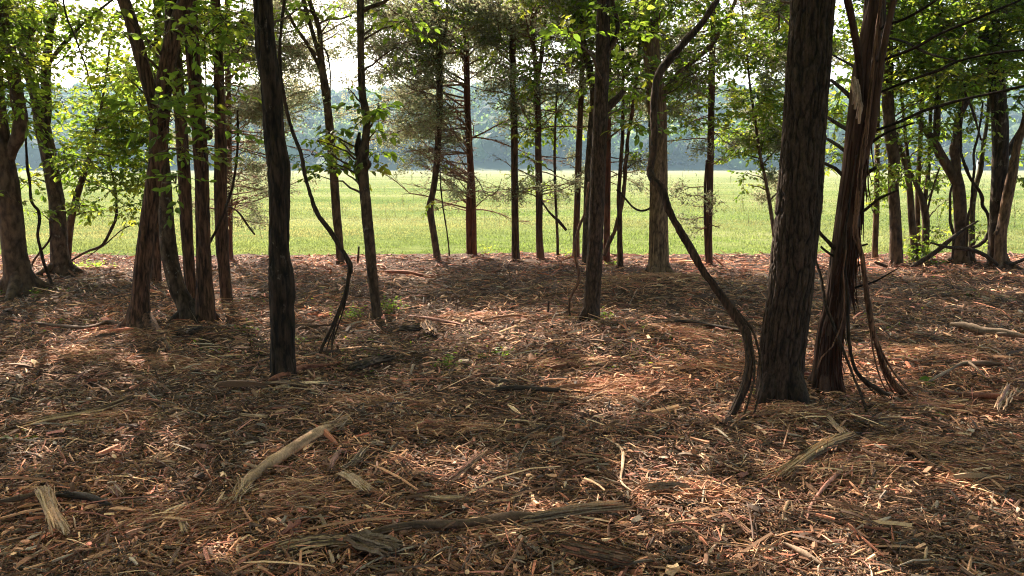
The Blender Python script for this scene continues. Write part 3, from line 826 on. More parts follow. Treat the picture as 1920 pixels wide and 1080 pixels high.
def link_twig(mb, a, b, r0, r1, sag=.12, n=7):
    a = np.asarray(a, float); b = np.asarray(b, float)
    t = np.linspace(0, 1, n)[:, None]
    L = np.linalg.norm(b - a)
    P = a * (1 - t) + b * t + np.array([0, 0, sag * L]) * (t * (1 - t) * 2) + RNG.normal(size=(n, 3)) * L * .025 * (t * (1 - t) * 4)
    tube(mb, P, np.linspace(r0, r1, n), 5)

TREES = {}
def tree(key, name, label, cat, pts, bk, H=12.0, limbs=(), clumps=(), crown=6000, disp=(.006, 34, 6, .10), sides=20, step=.05, roots=0, cedar=None,
         group=None, lean=0.0, leaf=.078, Y=None, crown_r=2.6, crown_z0=4.6, knots=(), tintc=(1, 1, 1), extra=None, rootr=1.5, auto=9, leafy=1.0):
    g, t = gpos(pts[0][0], pts[0][1])
    if Y is not None:
        g = np.array([at(pts[0][0], pts[0][1], Y)[0][0], Y, 0.0]); g[2] = float(gh(g[0], g[1]))
    Y = g[1]
    root = thing(name, g, label, cat, group)
    P = px_path(pts, Y)
    P[0, 2] = g[2] - .06
    if P[1, 2] < P[0, 2] + .02: P = np.delete(P, 1, 0)
    # on upwards beyond the picture
    d = P[-1, :3] - P[-2, :3]; d /= np.linalg.norm(d)
    z = P[-1, 2]; r = P[-1, 3]; cur = P[-1].copy(); tops = []
    nst = max(1, int((H - z) / 1.3))
    for k in range(nst if H > z else 0):
        d = unit(d * .85 + np.array([RNG.normal() * .06, .02 + lean + RNG.normal() * .06, .25]))
        cur = cur.copy(); cur[:3] += d * 1.3 * (H - z) / (nst * 1.3); cur[3] = max(.012, r * (1 - .85 * (k + 1) / nst))
        tops.append(cur)
    cut = len(P)
    A = cr(P, step)
    mb = MB()
    c = np.array(tintc, float)
    if tops:
        Bq = cr(np.vstack([P[-2:], tops]), .22)
        i = int(np.argmin(np.linalg.norm(Bq[:, :3] - P[-1, :3], axis=1)))
        full = np.vstack([A, Bq[i + 1:]])
    else:
        full = A
    tube(mb, full[:, :3], full[:, 3], sides, c=c, disp=disp, seed=abs(g[0]) * 3.1 + 1)
    mb.build('trunk', M[bk], root)
    # root flare
    for k in range(roots):
        a = 2 * math.pi * (k + .35 * random.random()) / roots + g[0]
        r0 = P[1, 3]
        dd = np.array([math.cos(a), math.sin(a), 0])
        L = r0 * random.uniform(1.0, 1.9) * rootr
        Q = np.array([g + dd * r0 * .25 + [0, 0, r0 * 2.0], g + dd * r0 * .75 + [0, 0, r0 * .9], g + dd * (r0 + L * .35) + [0, 0, r0 * .25], g + dd * (r0 + L) + [0, 0, -.04]])
        Q = cr(np.hstack([Q, [[r0 * .42], [r0 * .42], [r0 * .32], [r0 * .12]]]), .03)
        m2 = MB(); tube(m2, Q[:, :3], Q[:, 3], 10, c=c * .95, disp=(disp[0] * .8, disp[1], disp[2], .15), seed=k + g[0]); m2.build('root', M[bk], root)
    for li in limbs:
        opt = {}
        if isinstance(li, dict): opt = li; li = opt['p']
        Q = px_path(li, Y, Y + opt.get('dy', 0.0))
        up = opt.get('up', 0)
        if up:      # carry the limb on above the frame
            d = unit(Q[-1, :3] - Q[-2, :3]); cur = Q[-1].copy(); ex = []
            for k in range(int(up / .8)):
                d = unit(d + np.array([RNG.normal() * .12, RNG.normal() * .12, .12])); cur = cur.copy(); cur[:3] += d * .8; cur[3] = max(.008, cur[3] * .84); ex.append(cur)
            Q = np.vstack([Q, ex])
        Q = cr(Q, max(step, .05))
        m2 = MB(); tube(m2, Q[:, :3], Q[:, 3], max(6, sides * 2 // 3), c=c, disp=(disp[0] * .7, disp[1], disp[2], .10), seed=Q[0, 0] * 5, cap=True)
        m2.build(opt.get('n', 'limb'), M[opt.get('bk', bk)], root)
    for (kx, ky, kw, kh) in knots:
        Kp, tt = at(kx, ky, Y); m2 = MB()
        r = kw / F * tt / 2; h = kh / F * tt / 2
        zz = np.linspace(-1, 1, 9); tube(m2, Kp + np.stack([zz * 0, zz * 0, zz * h], -1), r * np.sqrt(np.maximum(1 - zz ** 2, .05)), 12, c=c * .8, disp=(r * .25, 40, 20, .3), seed=kx, cap=True)
        m2.build('knot', M[bk], root)
    # leaf clumps seen in the picture
    mbl, mbt = MB(), MB()
    if crown and auto and key not in ('t10', 't11', 't23', 't24', 't9', 't12'):
        bx = pts[-1][0]
        clumps = list(clumps) + [(bx + RNG.uniform(-85, 85), 180 * RNG.random() ** 1.5 - 15, RNG.uniform(30, 60), RNG.uniform(22, 40), RNG.uniform(.35, .8) * leafy, RNG.uniform(-1.2, 1.0)) for _ in range(auto if Y > 9 else 2)]
    skel = full
    for cl in clumps:
        px, py, rx, ry, dens = cl[:5]; dy = cl[5] if len(cl) > 5 else RNG.uniform(-.5, .6); sz = cl[6] if len(cl) > 6 else leaf
        cen, tt = at(px, py, Y + dy)
        mbt = MB()
        rad = np.array([rx / F * tt, rx / F * tt * .9, ry / F * tt])
        n = int(dens * (3300 if py > 190 or Y < 9 else 4800) * rad[0] * max(rad[2], .1) * (.078 / sz) ** 1.5) + 8
        st = sprigs(mbl, mbt, cen, rad, n, sz, keep=sun_keep if (py < 190 and Y > 9) else None)
        if len(cl) > 7 and cl[7] == 0:
            if mbt.n: mbt.build('twigs', M['smooth'], root)
            continue
        dist = np.linalg.norm((skel[:, :3] - (cen + [0, 0, -.25])) * [1, 1, .75], axis=1)
        i = int(np.argmin(dist))
        link_twig(mbt, skel[i, :3], cen, min(.014, skel[i, 3] * .5), .004, .1)
        for s_ in st[:: max(1, len(st) // 7)]:
            link_twig(mbt, cen + (s_ - cen) * .15, s_, .005, .002, .05, 4)
        if mbt.n: mbt.build('bough', M['smooth'], root)
    # the crown above the frame
    if crown:
        zt = full[:, 2]; idx = np.where(zt > crown_z0 - 1.0)[0]
        if len(idx) > 3:
            ml = MB()
            nl = 11
            for k in range(nl):
                i = idx[int(len(idx) * (k + .3) / nl) if k < nl else -1]
                a = k * 2.4 + g[0]
                L = crown_r * random.uniform(.6, 1.1) * (1 - .35 * (zt[i] - crown_z0) / max(1, H - crown_z0))
                e = random.uniform(.25, .8)
                s0 = full[i, :3]
                dd = np.array([math.cos(a) * math.cos(e), math.sin(a) * math.cos(e), math.sin(e)])
                tq = np.linspace(0, 1, 6)[:, None]
                Q = s0 + dd * L * tq + np.array([0, 0, -.12 * L]) * tq ** 2
                ok = above_frame(Q, 4).all()
                if ok and not in_shaft(Q).any(): tube(ml, Q, np.linspace(min(.05, full[i, 3] * .6), .008, 6), 5)
                npc = crown / nl
                for f in (.45, .75, 1.05):
                    sprigs(mbl, None, s0 + dd * L * f, np.array([.85, .85, .5]) * (.6 + .25 * L), npc / 3, .125, keep=lambda C: above_frame(C) & (C[:, 2] > crown_z0 - .8) & sun_keep(C), per=6, simple=True)
            sprigs(mbl, None, full[-1, :3], np.array([1.0, 1.0, .8]), crown / 9, .125, keep=lambda C: above_frame(C) & sun_keep(C), per=6, simple=True)
            if ml.n: ml.build('branches', M[bk], root)
    if cedar: cedar_branches(root, full, mbl, Y=Y, **cedar)
    if mbl.n: mbl.build('crown', M['needle' if (cedar and not clumps) else 'leaf'], root, smooth=False)
    if extra: extra(root, full, Y)
    TREES[key] = (root, full, Y)
    return root

def tufts(mb, P, D, n, ln=.055, wd=.012, col=(1, 1, 1), gate=False):
    """cedar sprays: narrow blades fanned around the twig's direction"""
    k = len(P)
    if k == 0: return
    P = np.repeat(P, n, 0); D = np.repeat(D, n, 0)
    m_ = len(P)
    a = unit(D + RNG.normal(size=(m_, 3)) * .75 + [0, 0, -.12])
    C = P + RNG.normal(size=(m_, 3)) * ln * 1.0 + D * RNG.uniform(-.5, 1.2, (m_, 1)) * ln
    c = np.repeat(RNG.uniform(.6, 1.35, (k, 1)) * np.array([[1, 1, 1]]) + RNG.normal(0, .07, (k, 3)), n, 0) * RNG.uniform(.8, 1.2, (m_, 1)) * np.array(col)
    if gate:
        mk = sun_keep(C)
        C, a, c = C[mk], a[mk], c[mk]; m_ = len(C)
    leaves(mb, C, a, RNG.normal(size=(m_, 3)), ln * RNG.uniform(.6, 1.4, m_), np.clip(c, .2, 3), wd / ln / 1.2, simple=True)
def cedar_branches(root, full, mbl, Y, z0=.5, z1=9.0, zf=3.0, L=1.6, dens=9.0, bare=.15, az=None, fol=1.0, thick=1.0, rise=.25, lower=.55):
    """whorl-less dead lower branches as fine curved nets, foliage higher up"""
    mbb, mbf = MB(), MB()
    z = z0
    while z < z1:
        z += random.expovariate(dens)
        i = int(np.argmin(np.abs(full[:, 2] - z)))
        s = full[i, :3].copy(); s[2] = z
        r_ = full[i, 3]
        hi = z > 4.6
        a = random.uniform(0, 2 * math.pi)
        if az is not None and random.random() < .7: a = random.gauss(az, .8)
        frac = np.clip((z - z0) / 1.6, lower, 1)
        ll = L * frac * random.uniform(.45, 1.1) * (1 if z < 5.5 else max(.3, 1 - (z - 5.5) / 7))
        e = random.uniform(-.3, .6) + rise * .5
        d = np.array([math.cos(a) * math.cos(e), math.sin(a) * math.cos(e), math.sin(e)])
        n = 7; t = np.linspace(0, 1, n)[:, None]
        bend = random.uniform(-.55, .1)
        side = np.array([-math.sin(a), math.cos(a), 0]) * random.gauss(0, .28)
        Q = s + d * ll * t + np.array([0, 0, bend * ll]) * t ** 2 + np.array([0, 0, .18 * ll]) * t ** 4 + side * ll * t ** 2 + RNG.normal(size=(n, 3)) * .022 * ll * t
        r0 = (.007 + .004 * ll) * thick
        if hi and in_shaft(Q).sum() > 2: continue
        tube(mbb, Q, np.linspace(r0, r0 * .35, n), 4)
        if hi and not above_frame(Q).all() and random.random() < .3: pass
        ns = int(ll * (11 if not hi else 6))
        tips = []
        for k in range(ns):
            f = random.uniform(.18, 1.0); j = min(n - 2, int(f * (n - 1)))
            p0 = Q[j] + (Q[j + 1] - Q[j]) * (f * (n - 1) - j)
            td = unit(Q[j + 1] - Q[j])
            sg = 1 if k % 2 else -1
            sd = unit(np.cross(td, [0, 0, 1.0]))
            q = unit(td * .9 + sd * sg * random.uniform(.5, 1.1) + np.array([0, 0, random.gauss(0, .25)]))
            l2 = ll * random.uniform(.14, .36) * (1.1 - f * .5)
            t2 = np.linspace(0, 1, 4)[:, None]
            W = p0 + q * l2 * t2 + np.array([0, 0, -.15 * l2]) * t2 ** 2 + RNG.normal(size=(4, 3)) * .03 * l2 * t2
            tube(mbb, W, np.linspace(.0042, .0022, 4) * thick, 3)
            tips.append((W[-1], q)); tips.append((W[2], q))
            if not hi:
                for w_ in range(random.randint(1, 4)):
                    g_ = random.uniform(.3, .95); p1 = W[int(g_ * 3)]
                    q2 = unit(q + RNG.normal(size=3) * .6)
                    l3 = l2 * random.uniform(.25, .6)
                    tube(mbb, [p1, p1 + q2 * l3 * .5, p1 + q2 * l3 + [0, 0, -.1 * l3]], [.0026 * thick, .002, .0014], 3)
                    tips.append((p1 + q2 * l3, q2))
        tips.append((Q[-1], unit(Q[-1] - Q[-2])))
        alive = 1.0 if z > zf + .5 else (bare + (1 - bare) * max(0, (z - (zf - .8)) / 1.3))
        if random.random() < alive or random.random() < bare * .5:
            T = [tp for tp in tips if random.random() < .35 + .6 * alive]
            if T:
                Pp = np.array([a_ for a_, b_ in T]); Dd = np.array([b_ for a_, b_ in T])
                if hi:
                    tufts(mbf, Pp, Dd, int(8 * fol), .07, .018, gate=True)
                else:
                    tufts(mbf, Pp, Dd, int(30 * fol), .055, .011, gate=True)
    mbb.build('branches', M['twig'], root, smooth=True)
    if mbf.n: mbf.build('needles', M['needle'], root, smooth=False)
OAK = (.011, 26, 6.0, .05)
# ---- left group
tree('t1', 'tree', 'stout brown trunk with wide flared foot at the left edge, one limb curling off', 'tree',
     [(40, 553, 64), (36, 530, 52), (32, 500, 44), (27, 474, 40), (22, 420, 39), (15, 355, 38), (6, 300, 36), (-2, 250, 34), (-12, 170, 32), (-24, 60, 30), (-30, 0, 28)], 'smooth', 13,
     limbs=[dict(p=[(17, 300, 18), (24, 278, 20), (36, 250, 24), (38, 220, 24), (30, 170, 22), (24, 130, 22), (14, 70, 20), (2, 10, 18), (-4, -20, 16)], up=3)],
     clumps=[(25, 40, 55, 50, 1.0), (8, 120, 45, 55, 1.0), (40, 190, 35, 35, 1.0), (10, 320, 26, 28, 1.0), (60, 110, 40, 40, .9), (20, 370, 24, 16, .6)], roots=4, sides=28, step=.04, disp=(.007, 28, 7, .08))
tree('t2', 'tree', 'grey brown trunk that forks into two stems left of the leaning pair', 'tree',
     [(117, 522, 42), (115, 505, 36), (111, 470, 30), (107, 385, 27), (98, 330, 26), (89, 278, 27), (80, 240, 28), (70, 190, 21), (56, 136, 20), (46, 90, 20), (38, 50, 19), (28, 0, 18)], 'grey', 13,
     limbs=[dict(p=[(82, 240, 18), (87, 210, 18), (86, 148, 17), (89, 100, 16), (94, 50, 15), (102, 0, 15), (106, -30, 14)], up=4),
            dict(p=[(92, 120, 6), (108, 96, 8), (130, 71, 8), (152, 46, 7), (178, 24, 5), (200, 8, 4)], up=1),
            dict(p=[(64, 165, 9), (62, 110, 9), (58, 50, 9), (60, 0, 8)], up=1)],
     clumps=[(60, 20, 50, 40, .9), (130, 30, 70, 45, .9), (160, 90, 45, 35, .8), (65, 90, 45, 50, .8), (115, 185, 40, 35, 1.0), (35, 235, 36, 36, 1.0), (200, 40, 50, 40, .8), (112, 300, 34, 32, .9),
             (150, 385, 30, 18, .8), (60, 330, 26, 24, .8), (150, 300, 40, 30, 1.0), (75, 400, 24, 12, .6)], roots=3, sides=24, disp=(.006, 26, 8, .10))
tree('sap1', 'sapling', 'slim sapling leaning right from the foot of the forked trunk, thick with leaves', 'sapling',
     [(124, 512, 15), (127, 470, 13), (132, 420, 13), (142, 375, 12), (153, 340, 11), (166, 300, 9), (180, 250, 7), (190, 200, 5), (198, 150, 4)], 'smooth', 3.6, crown=0,
     clumps=[(200, 200, 60, 42, 1.6), (165, 250, 55, 42, 1.5), (232, 282, 58, 42, 1.6), (155, 318, 50, 34, 1.2), (225, 340, 46, 34, 1.5), (252, 210, 52, 50, 1.6), (190, 150, 46, 36, 1.0), (140, 392, 34, 18, .9),
             (250, 395, 38, 22, 1.2), (285, 330, 30, 34, 1.3), (240, 130, 46, 40, 1.2), (185, 395, 22, 14, .6), (270, 260, 40, 40, 1.2), (215, 245, 50, 40, 1.3)], sides=12)
tree('t8', 'tree', 'straight far trunk half hidden behind the leaning forked trunk', 'tree',
     [(293, 528, 22), (293, 510, 18), (295, 414, 16), (296, 300, 15), (297, 200, 14), (296, 100, 13), (295, 0, 12)], 'red', 11, clumps=[(290, 60, 60, 60, .8), (270, 150, 50, 40, .8)], sides=16)
tree('t3', 'tree', 'large leaning trunk with a two legged foot and a high fork, left of centre', 'tree',
     [(262, 632, 60), (262, 612, 48), (262, 590, 40), (263, 560, 32), (266, 520, 30), (271, 470, 29), (278, 414, 28), (286, 355, 27), (293, 308, 27), (298, 260, 32), (301, 220, 32), (308, 154, 29), (318, 100, 29), (328, 60, 28), (348, 0, 27)], 'red', 13,
     limbs=[dict(p=[(296, 235, 20), (288, 195, 23), (277, 155, 23), (268, 122, 23), (258, 85, 23), (246, 40, 22), (232, 0, 22), (225, -25, 20)], up=5),
            dict(p=[(260, 595, 20), (250, 615, 20), (240, 636, 16), (230, 652, 8)], n='root', dy=-.25), dict(p=[(272, 590, 22), (284, 612, 24), (296, 630, 18), (310, 646, 8)], n='root', dy=-.3)],
     clumps=[(262, 195, 30, 20, .8, -.2, .10), (232, 30, 36, 28, .5), (325, 222, 42, 26, 1.2, -.3, .10), (298, 212, 38, 18, 1.6, -.35, .11), (345, 275, 36, 28, .9), (330, 345, 28, 34, .8), (215, 18, 22, 14, .5, -.3, .1), (228, 60, 14, 10, .5, -.4, .1), (355, 150, 30, 24, .5, -.2, .1), (242, 148, 16, 12, .6, -.4, .1), (312, 60, 50, 40, .6, .4)],
     roots=3, sides=72, step=.018, disp=(.007, 34, 5, .06), crown=5000)
tree('t4', 'tree', 'trunk curving up left to hide behind the leaning forked trunk, pale lichened foot', 'tree',
     [(358, 604, 46), (354, 590, 38), (346, 568, 32), (334, 545, 30), (324, 510, 29), (317, 474, 29), (313, 430, 27), (311, 385, 26), (308, 330, 23), (305, 280, 20), (308, 200, 17), (315, 100, 15), (318, 0, 14)], 'grey', 12,
     roots=3, sides=32, step=.03, disp=(.006, 30, 6, .10), clumps=[(330, 30, 40, 40, .6)])
tree('t5', 'tree', 'slender dark trunk between the curving trunk and the straight striped one', 'tree',
     [(362, 578, 26), (360, 560, 22), (355, 503, 21), (351, 450, 21), (349, 403, 22), (346, 340, 22), (342, 266, 22), (337, 200, 21), (333, 140, 20), (329, 80, 19), (325, 0, 17)], 'red', 12, sides=24, disp=(.006, 20, 4, .10),
     clumps=[(380, 90, 40, 40, .6), (345, 130, 34, 34, .5)])
tree('t6', 'tree', 'straight striped brown trunk rightmost of the close left clump, wider at its foot', 'tree',
     [(386, 607, 36), (386, 590, 35), (385, 560, 32), (383, 520, 28), (382, 480, 26), (380, 400, 25), (379, 355, 25), (377, 300, 25), (372, 230, 26), (368, 180, 25), (362, 110, 24), (359, 50, 24), (357, 0, 23)], 'red', 13, sides=64, step=.02, disp=(.008, 36, 5, .06),
     roots=2, rootr=.7, clumps=[(400, 240, 26, 24, .6, -.2, .1), (345, 178, 26, 22, .5, -.3, .1), (410, 150, 36, 34, .5), (392, 285, 20, 20, .5, -.2, .09), (420, 40, 40, 36, .6)], knots=[(391, 250, 14, 26)])
tree('t7', 'tree', 'straight slim brown trunk standing alone between the left clump and the black trunk', 'tree',
     [(425, 564, 26), (424, 550, 22), (420, 503, 21), (417, 474, 23), (415, 420, 23), (413, 355, 24), (414, 290, 22), (413, 237, 21), (411, 160, 19), (408, 89, 18), (404, 0, 17)], 'red', 12, sides=24, disp=(.006, 20, 4, .08),
     clumps=[(445, 45, 50, 34, .9), (450, 110, 40, 26, .6), (388, 60, 30, 40, .5), (460, 20, 40, 24, .8)])
tree('c0', 'cedar_tree', 'cedar with pale brown dead twigs behind the slim trunk and the black trunk', 'cedar tree',
     [(430, 486, 16), (430, 460, 12), (430, 390, 12), (429, 300, 11), (428, 200, 11), (427, 100, 10), (426, 0, 9)], 'cedar', 8.5, crown=0, sides=14, disp=(.004, 40, 4, .08), lean=.0,
     cedar=dict(z0=.7, z1=8, zf=2.9, L=1.75, dens=24, bare=.28, az=.1, fol=.6, thick=1.25, lower=.7))
# ---- black foreground trunk
tree('t9', 'tree', 'black knobbly foreground trunk standing closest on the left half', 'tree',
     [(532, 702, 50), (531, 680, 46), (530, 650, 43), (530, 610, 43), (529, 570, 44), (529, 551, 46), (527, 530, 46), (526, 509, 44), (524, 485, 37), (523, 462, 36), (524, 400, 36), (524, 355, 37), (523, 330, 40), (522, 308, 41), (518, 280, 38), (514, 255, 36),
      (512, 215, 36), (510, 178, 36), (506, 140, 37), (501, 107, 38), (497, 70, 36), (495, 36, 34), (493, 0, 33)], 'black', 13, sides=110, step=.012, disp=(.012, 30, 5, .09), tintc=(1.12, .98, .88),
     clumps=[(560, 18, 36, 18, .5, .4)], roots=2, rootr=.5, crown=6000, crown_z0=5.0)
# ---- centre left
tree('t10', 'tree', 'slim trunk forking into three stems against the bright gap of sky', 'tree',
     [(638, 495, 19), (638, 480, 15), (635, 440, 15), (632, 414, 16), (629, 370, 16), (626, 331, 16), (622, 285, 16), (618, 237, 16), (614, 200, 15), (609, 160, 15), (604, 125, 13), (602, 95, 9), (599, 60, 9), (594, 40, 9), (587, 22, 9), (580, 0, 8)], 'smooth', 12,
     limbs=[dict(p=[(602, 130, 8), (597, 100, 8), (587, 65, 8), (577, 30, 8), (569, 0, 8), (563, -20, 7)], up=3), dict(p=[(600, 128, 8), (588, 103, 7), (575, 80, 7), (555, 52, 6), (540, 25, 6), (528, 0, 5)], up=2),
            dict(p=[(597, 45, 4), (606, 40, 4), (616, 36, 4), (640, 35, 4), (660, 28, 3)])],
     clumps=[(548, 18, 36, 16, .6), (545, 68, 20, 12, .35), (640, 16, 36, 10, .5), (652, 55, 12, 16, .5), (600, 8, 30, 10, .4), (668, 35, 12, 10, .4)], sides=20, disp=(.005, 30, 7, .08))
tree('t11', 'tree', 'crooked pale blotched trunk with a black broken knot halfway up, in the middle distance', 'tree',
     [(707, 597, 23), (706, 585, 19), (703, 560, 18), (697, 503, 20), (693, 455, 20), (689, 414, 20), (686, 380, 20), (683, 350, 20), (680, 325, 22), (678, 305, 22), (681, 285, 22), (684, 268, 16), (687, 245, 14), (687, 219, 15), (683, 195, 14), (679, 175, 14), (677, 118, 13), (676, 60, 13), (676, 0, 14)], 'grey', 13,
     limbs=[dict(p=[(679, 300, 18), (673, 288, 15), (670, 276, 12), (672, 262, 9), (674, 248, 5)], n='broken_stub', bk='black'), dict(p=[(668, 276, 3), (655, 270, 3), (640, 262, 3), (625, 252, 2), (610, 245, 2)], n='branch'),
            dict(p=[(677, 22, 9), (692, 14, 8), (715, 6, 7), (735, -8, 6)], up=1)],
     knots=[(682, 308, 27, 24)],
     clumps=[(708, 202, 22, 8, .8, -.1, .095), (716, 210, 12, 6, 1.5, -.1, .1), (704, 246, 8, 4, 1.0, -.1, .1), (696, 290, 14, 16, 1.3, -.1, .09), (655, 294, 24, 14, 1.0, 0, .09), (618, 250, 18, 12, 1.4, 0, .09), (594, 262, 24, 14, .8, 0, .085), (583, 290, 26, 22, .6, .1, .085), (640, 318, 34, 6, .8, 0, .09), (653, 165, 6, 10, 1.0, -.1, .08),
             (728, 40, 22, 26, .7), (760, 40, 36, 40, .8), (745, 88, 16, 12, .5), (676, 125, 6, 6, .5, -.1, .07), (612, 300, 16, 22, .5, .0, .085), (600, 330, 14, 14, .5, .0, .085)], sides=28, step=.03, disp=(.004, 26, 12, .09), crown=5000)
tree('t12', 'tree', 'thin crooked trunk with a bend near its foot, left of the red cedar', 'tree',
     [(820, 487, 16), (819, 478, 13), (815, 450, 13), (811, 425, 13), (807, 400, 14), (806, 386, 15), (810, 368, 12), (815, 340, 12), (819, 300, 12), (822, 250, 12), (824, 207, 12), (824, 118, 12), (823, 59, 11), (815, 25, 10), (807, 0, 9)], 'smooth', 11,
     limbs=[dict(p=[(824, 90, 6), (831, 70, 6), (838, 40, 5), (838, 0, 5)], up=2)],
     clumps=[(800, 26, 36, 30, .8), (812, 375, 14, 10, .5), (826, 316, 8, 8, .8, -.1), (780, 85, 26, 40, .7), (830, 20, 40, 24, .6)], sides=18, disp=(.004, 30, 8, .10))
tree('t13', 'cedar_tree', 'red barked double stemmed cedar with a wide fan of fine brown branches', 'cedar tree',
     [(890, 480, 14), (889, 470, 11), (887, 414, 13), (885, 355, 13), (881, 290, 12), (878, 237, 12), (876, 180, 12), (875, 118, 11), (873, 60, 11), (871, 0, 10)], 'cedar', 9.5, crown=0, sides=18, disp=(.005, 50, 3, .06), tintc=(1.25, .95, .9),
     limbs=[dict(p=[(880, 476, 11), (879, 440, 10), (878, 400, 9), (879, 355, 8), (881, 325, 5)], n='second_stem')],
     cedar=dict(z0=.75, z1=9, zf=2.7, L=2.25, dens=30, bare=.14, fol=.5, thick=1.15, az=3.1, rise=.3, lower=.7))
tree('t14', 'tree', 'straight dark pole of a trunk, first to the right of the red cedar', 'tree',
     [(967, 490, 20), (967, 480, 16), (966, 440, 14), (965, 355, 13), (964, 237, 13), (962, 150, 12), (961, 80, 12), (960, 0, 11)], 'red', 12, sides=18, disp=(.005, 34, 5, .06),
     clumps=[(985, 250, 30, 34, .5), (945, 200, 24, 24, .4), (990, 330, 26, 22, .5), (940, 120, 30, 30, .4)], cedar=dict(z0=1.6, z1=7, zf=2.9, L=.9, dens=5, bare=.1, fol=.5))
tree('t15', 'cedar_tree', 'straight dark cedar trunk that splits into two thin stems high up', 'cedar tree',
     [(1013, 489, 20), (1013, 478, 15), (1011, 440, 13), (1011, 355, 13), (1009, 280, 12), (1009, 237, 12), (1007, 180, 12), (1006, 150, 11), (1003, 110, 8), (1000, 77, 8), (997, 30, 7), (996, 0, 7)], 'cedar', 9, crown=0, sides=18, disp=(.005, 40, 4, .06),
     limbs=[dict(p=[(1007, 165, 8), (1011, 135, 8), (1016, 100, 8), (1021, 50, 7), (1026, 0, 7), (1028, -20, 6)], up=3)],
     cedar=dict(z0=1.0, z1=8, zf=2.9, L=1.6, dens=15, bare=.25, fol=.5, thick=1.2))
tree('sap2', 'sapling', 'leafy bright green sapling mixed among the centre cedars', 'sapling',
     [(1046, 486, 6), (1045, 440, 5), (1042, 380, 5), (1040, 300, 5), (1042, 220, 4), (1046, 150, 3)], 'smooth', 3.0, crown=0,
     clumps=[(1050, 205, 40, 24, 1.0, .3), (1030, 250, 34, 18, .9, .2), (985, 215, 30, 20, .8, -.2), (1065, 240, 30, 18, .8), (1040, 365, 16, 18, .5), (1000, 300, 30, 16, .5), (1080, 190, 24, 20, .5)], sides=8)
tree('t16', 'cedar_tree', 'thin cedar trunk with sparse twigs, left of the close pair behind the striped trunk', 'cedar tree',
     [(1079, 486, 18), (1080, 475, 14), (1081, 420, 12), (1083, 355, 12), (1085, 290, 12), (1087, 237, 11), (1090, 170, 10), (1091, 130, 9), (1093, 60, 8), (1094, 0, 7)], 'cedar', 9, crown=0, sides=16, disp=(.005, 40, 4, .06),
     cedar=dict(z0=1.3, z1=8, zf=2.9, L=1.5, dens=12, bare=.25, fol=.5))
tree('t17', 'tree', 'grey trunk curving left high up, close behind the striped centre trunk', 'tree',
     [(1099, 500, 22), (1100, 485, 18), (1101, 430, 17), (1103, 355, 17), (1106, 290, 16), (1110, 237, 15), (1114, 190, 15), (1112, 160, 14), (1104, 125, 14), (1096, 90, 13), (1090, 60, 12), (1088, 0, 10)], 'grey', 12, sides=20, clumps=[(1070, 60, 36, 50, .6), (1110, 40, 30, 40, .6)])
tree('t19', 'cedar_tree', 'reddish cedar trunk just right of the striped centre trunk, half hidden by it', 'cedar tree',
     [(1136, 492, 20), (1137, 480, 14), (1138, 420, 12), (1139, 355, 12), (1140, 280, 11), (1141, 200, 10), (1142, 100, 9), (1143, 0, 8)], 'cedar', 9, crown=0, sides=16, tintc=(1.2, .9, .85),
     cedar=dict(z0=1.3, z1=8, zf=2.8, L=1.6, dens=10, bare=.25, az=0, fol=.5))
tree('t18', 'tree', 'deeply striped dark trunk in the middle of the picture with two side limbs', 'tree',
     [(1108, 610, 36), (1108, 598, 33), (1110, 560, 30), (1114, 503, 29), (1117, 430, 28), (1120, 355, 27), (1123, 280, 27), (1127, 200, 26), (1129, 140, 25), (1130, 89, 25), (1132, 0, 25)], 'oak', 13, sides=110, step=.012, disp=(.009, 38, 7.5, .04),
     limbs=[dict(p=[(1128, 215, 14), (1140, 202, 15), (1150, 192, 14), (1160, 182, 12), (1170, 170, 8)], n='broken_stub'), dict(p=[(1133, 118, 10), (1143, 90, 9), (1155, 66, 9), (1158, 45, 8), (1152, 18, 8), (1150, -20, 7)], up=3)],
     clumps=[(1175, 60, 40, 44, .9), (1165, 140, 34, 34, .8), (1190, 230, 34, 34, .8), (1150, 18, 36, 24, .8), (1180, 190, 30, 30, .6)], roots=3, rootr=.5, crown=7000)
tree('t20', 'tree', 'short thin dark stem like a post in the gap right of the striped trunk', 'tree',
     [(1163, 503, 14), (1163, 490, 11), (1162, 450, 10), (1162, 408, 9), (1160, 370, 8), (1163, 320, 7), (1167, 260, 7), (1168, 200, 6), (1168, 120, 6), (1166, 59, 5), (1165, 0, 5)], 'red', 7, crown=1500, sides=12, clumps=[(1185, 120, 30, 40, .7), (1200, 300, 26, 24, .5)])
tree('t21', 'tree', 'large tan barked trunk at the field edge behind the snaking vine', 'tree',
     [(1236, 516, 44), (1235, 503, 39), (1235, 460, 36), (1235, 400, 34), (1235, 355, 33), (1234, 280, 33), (1233, 230, 34), (1230, 178, 34), (1225, 130, 32), (1221, 89, 31), (1220, 40, 31), (1220, 0, 31)], 'tan', 14, sides=72, step=.025, disp=(.006, 34, 6, .03),
     limbs=[dict(p=[(1240, 185, 12), (1250, 168, 11), (1266, 145, 10), (1288, 124, 9), (1312, 105, 9), (1335, 83, 9), (1355, 50, 8), (1377, 6, 7), (1385, -20, 6)], up=2)],
     clumps=[(1290, 28, 70, 34, 1.0), (1305, 145, 50, 34, .9), (1395, 60, 80, 50, 1.1), (1285, 90, 50, 34, .8), (1350, 120, 50, 30, .9), (1225, 135, 14, 14, 1.0, -.4), (1200, 40, 30, 50, .8)], roots=4, rootr=.6, knots=[(1222, 112, 20, 60)], crown=8000, crown_r=3.2)
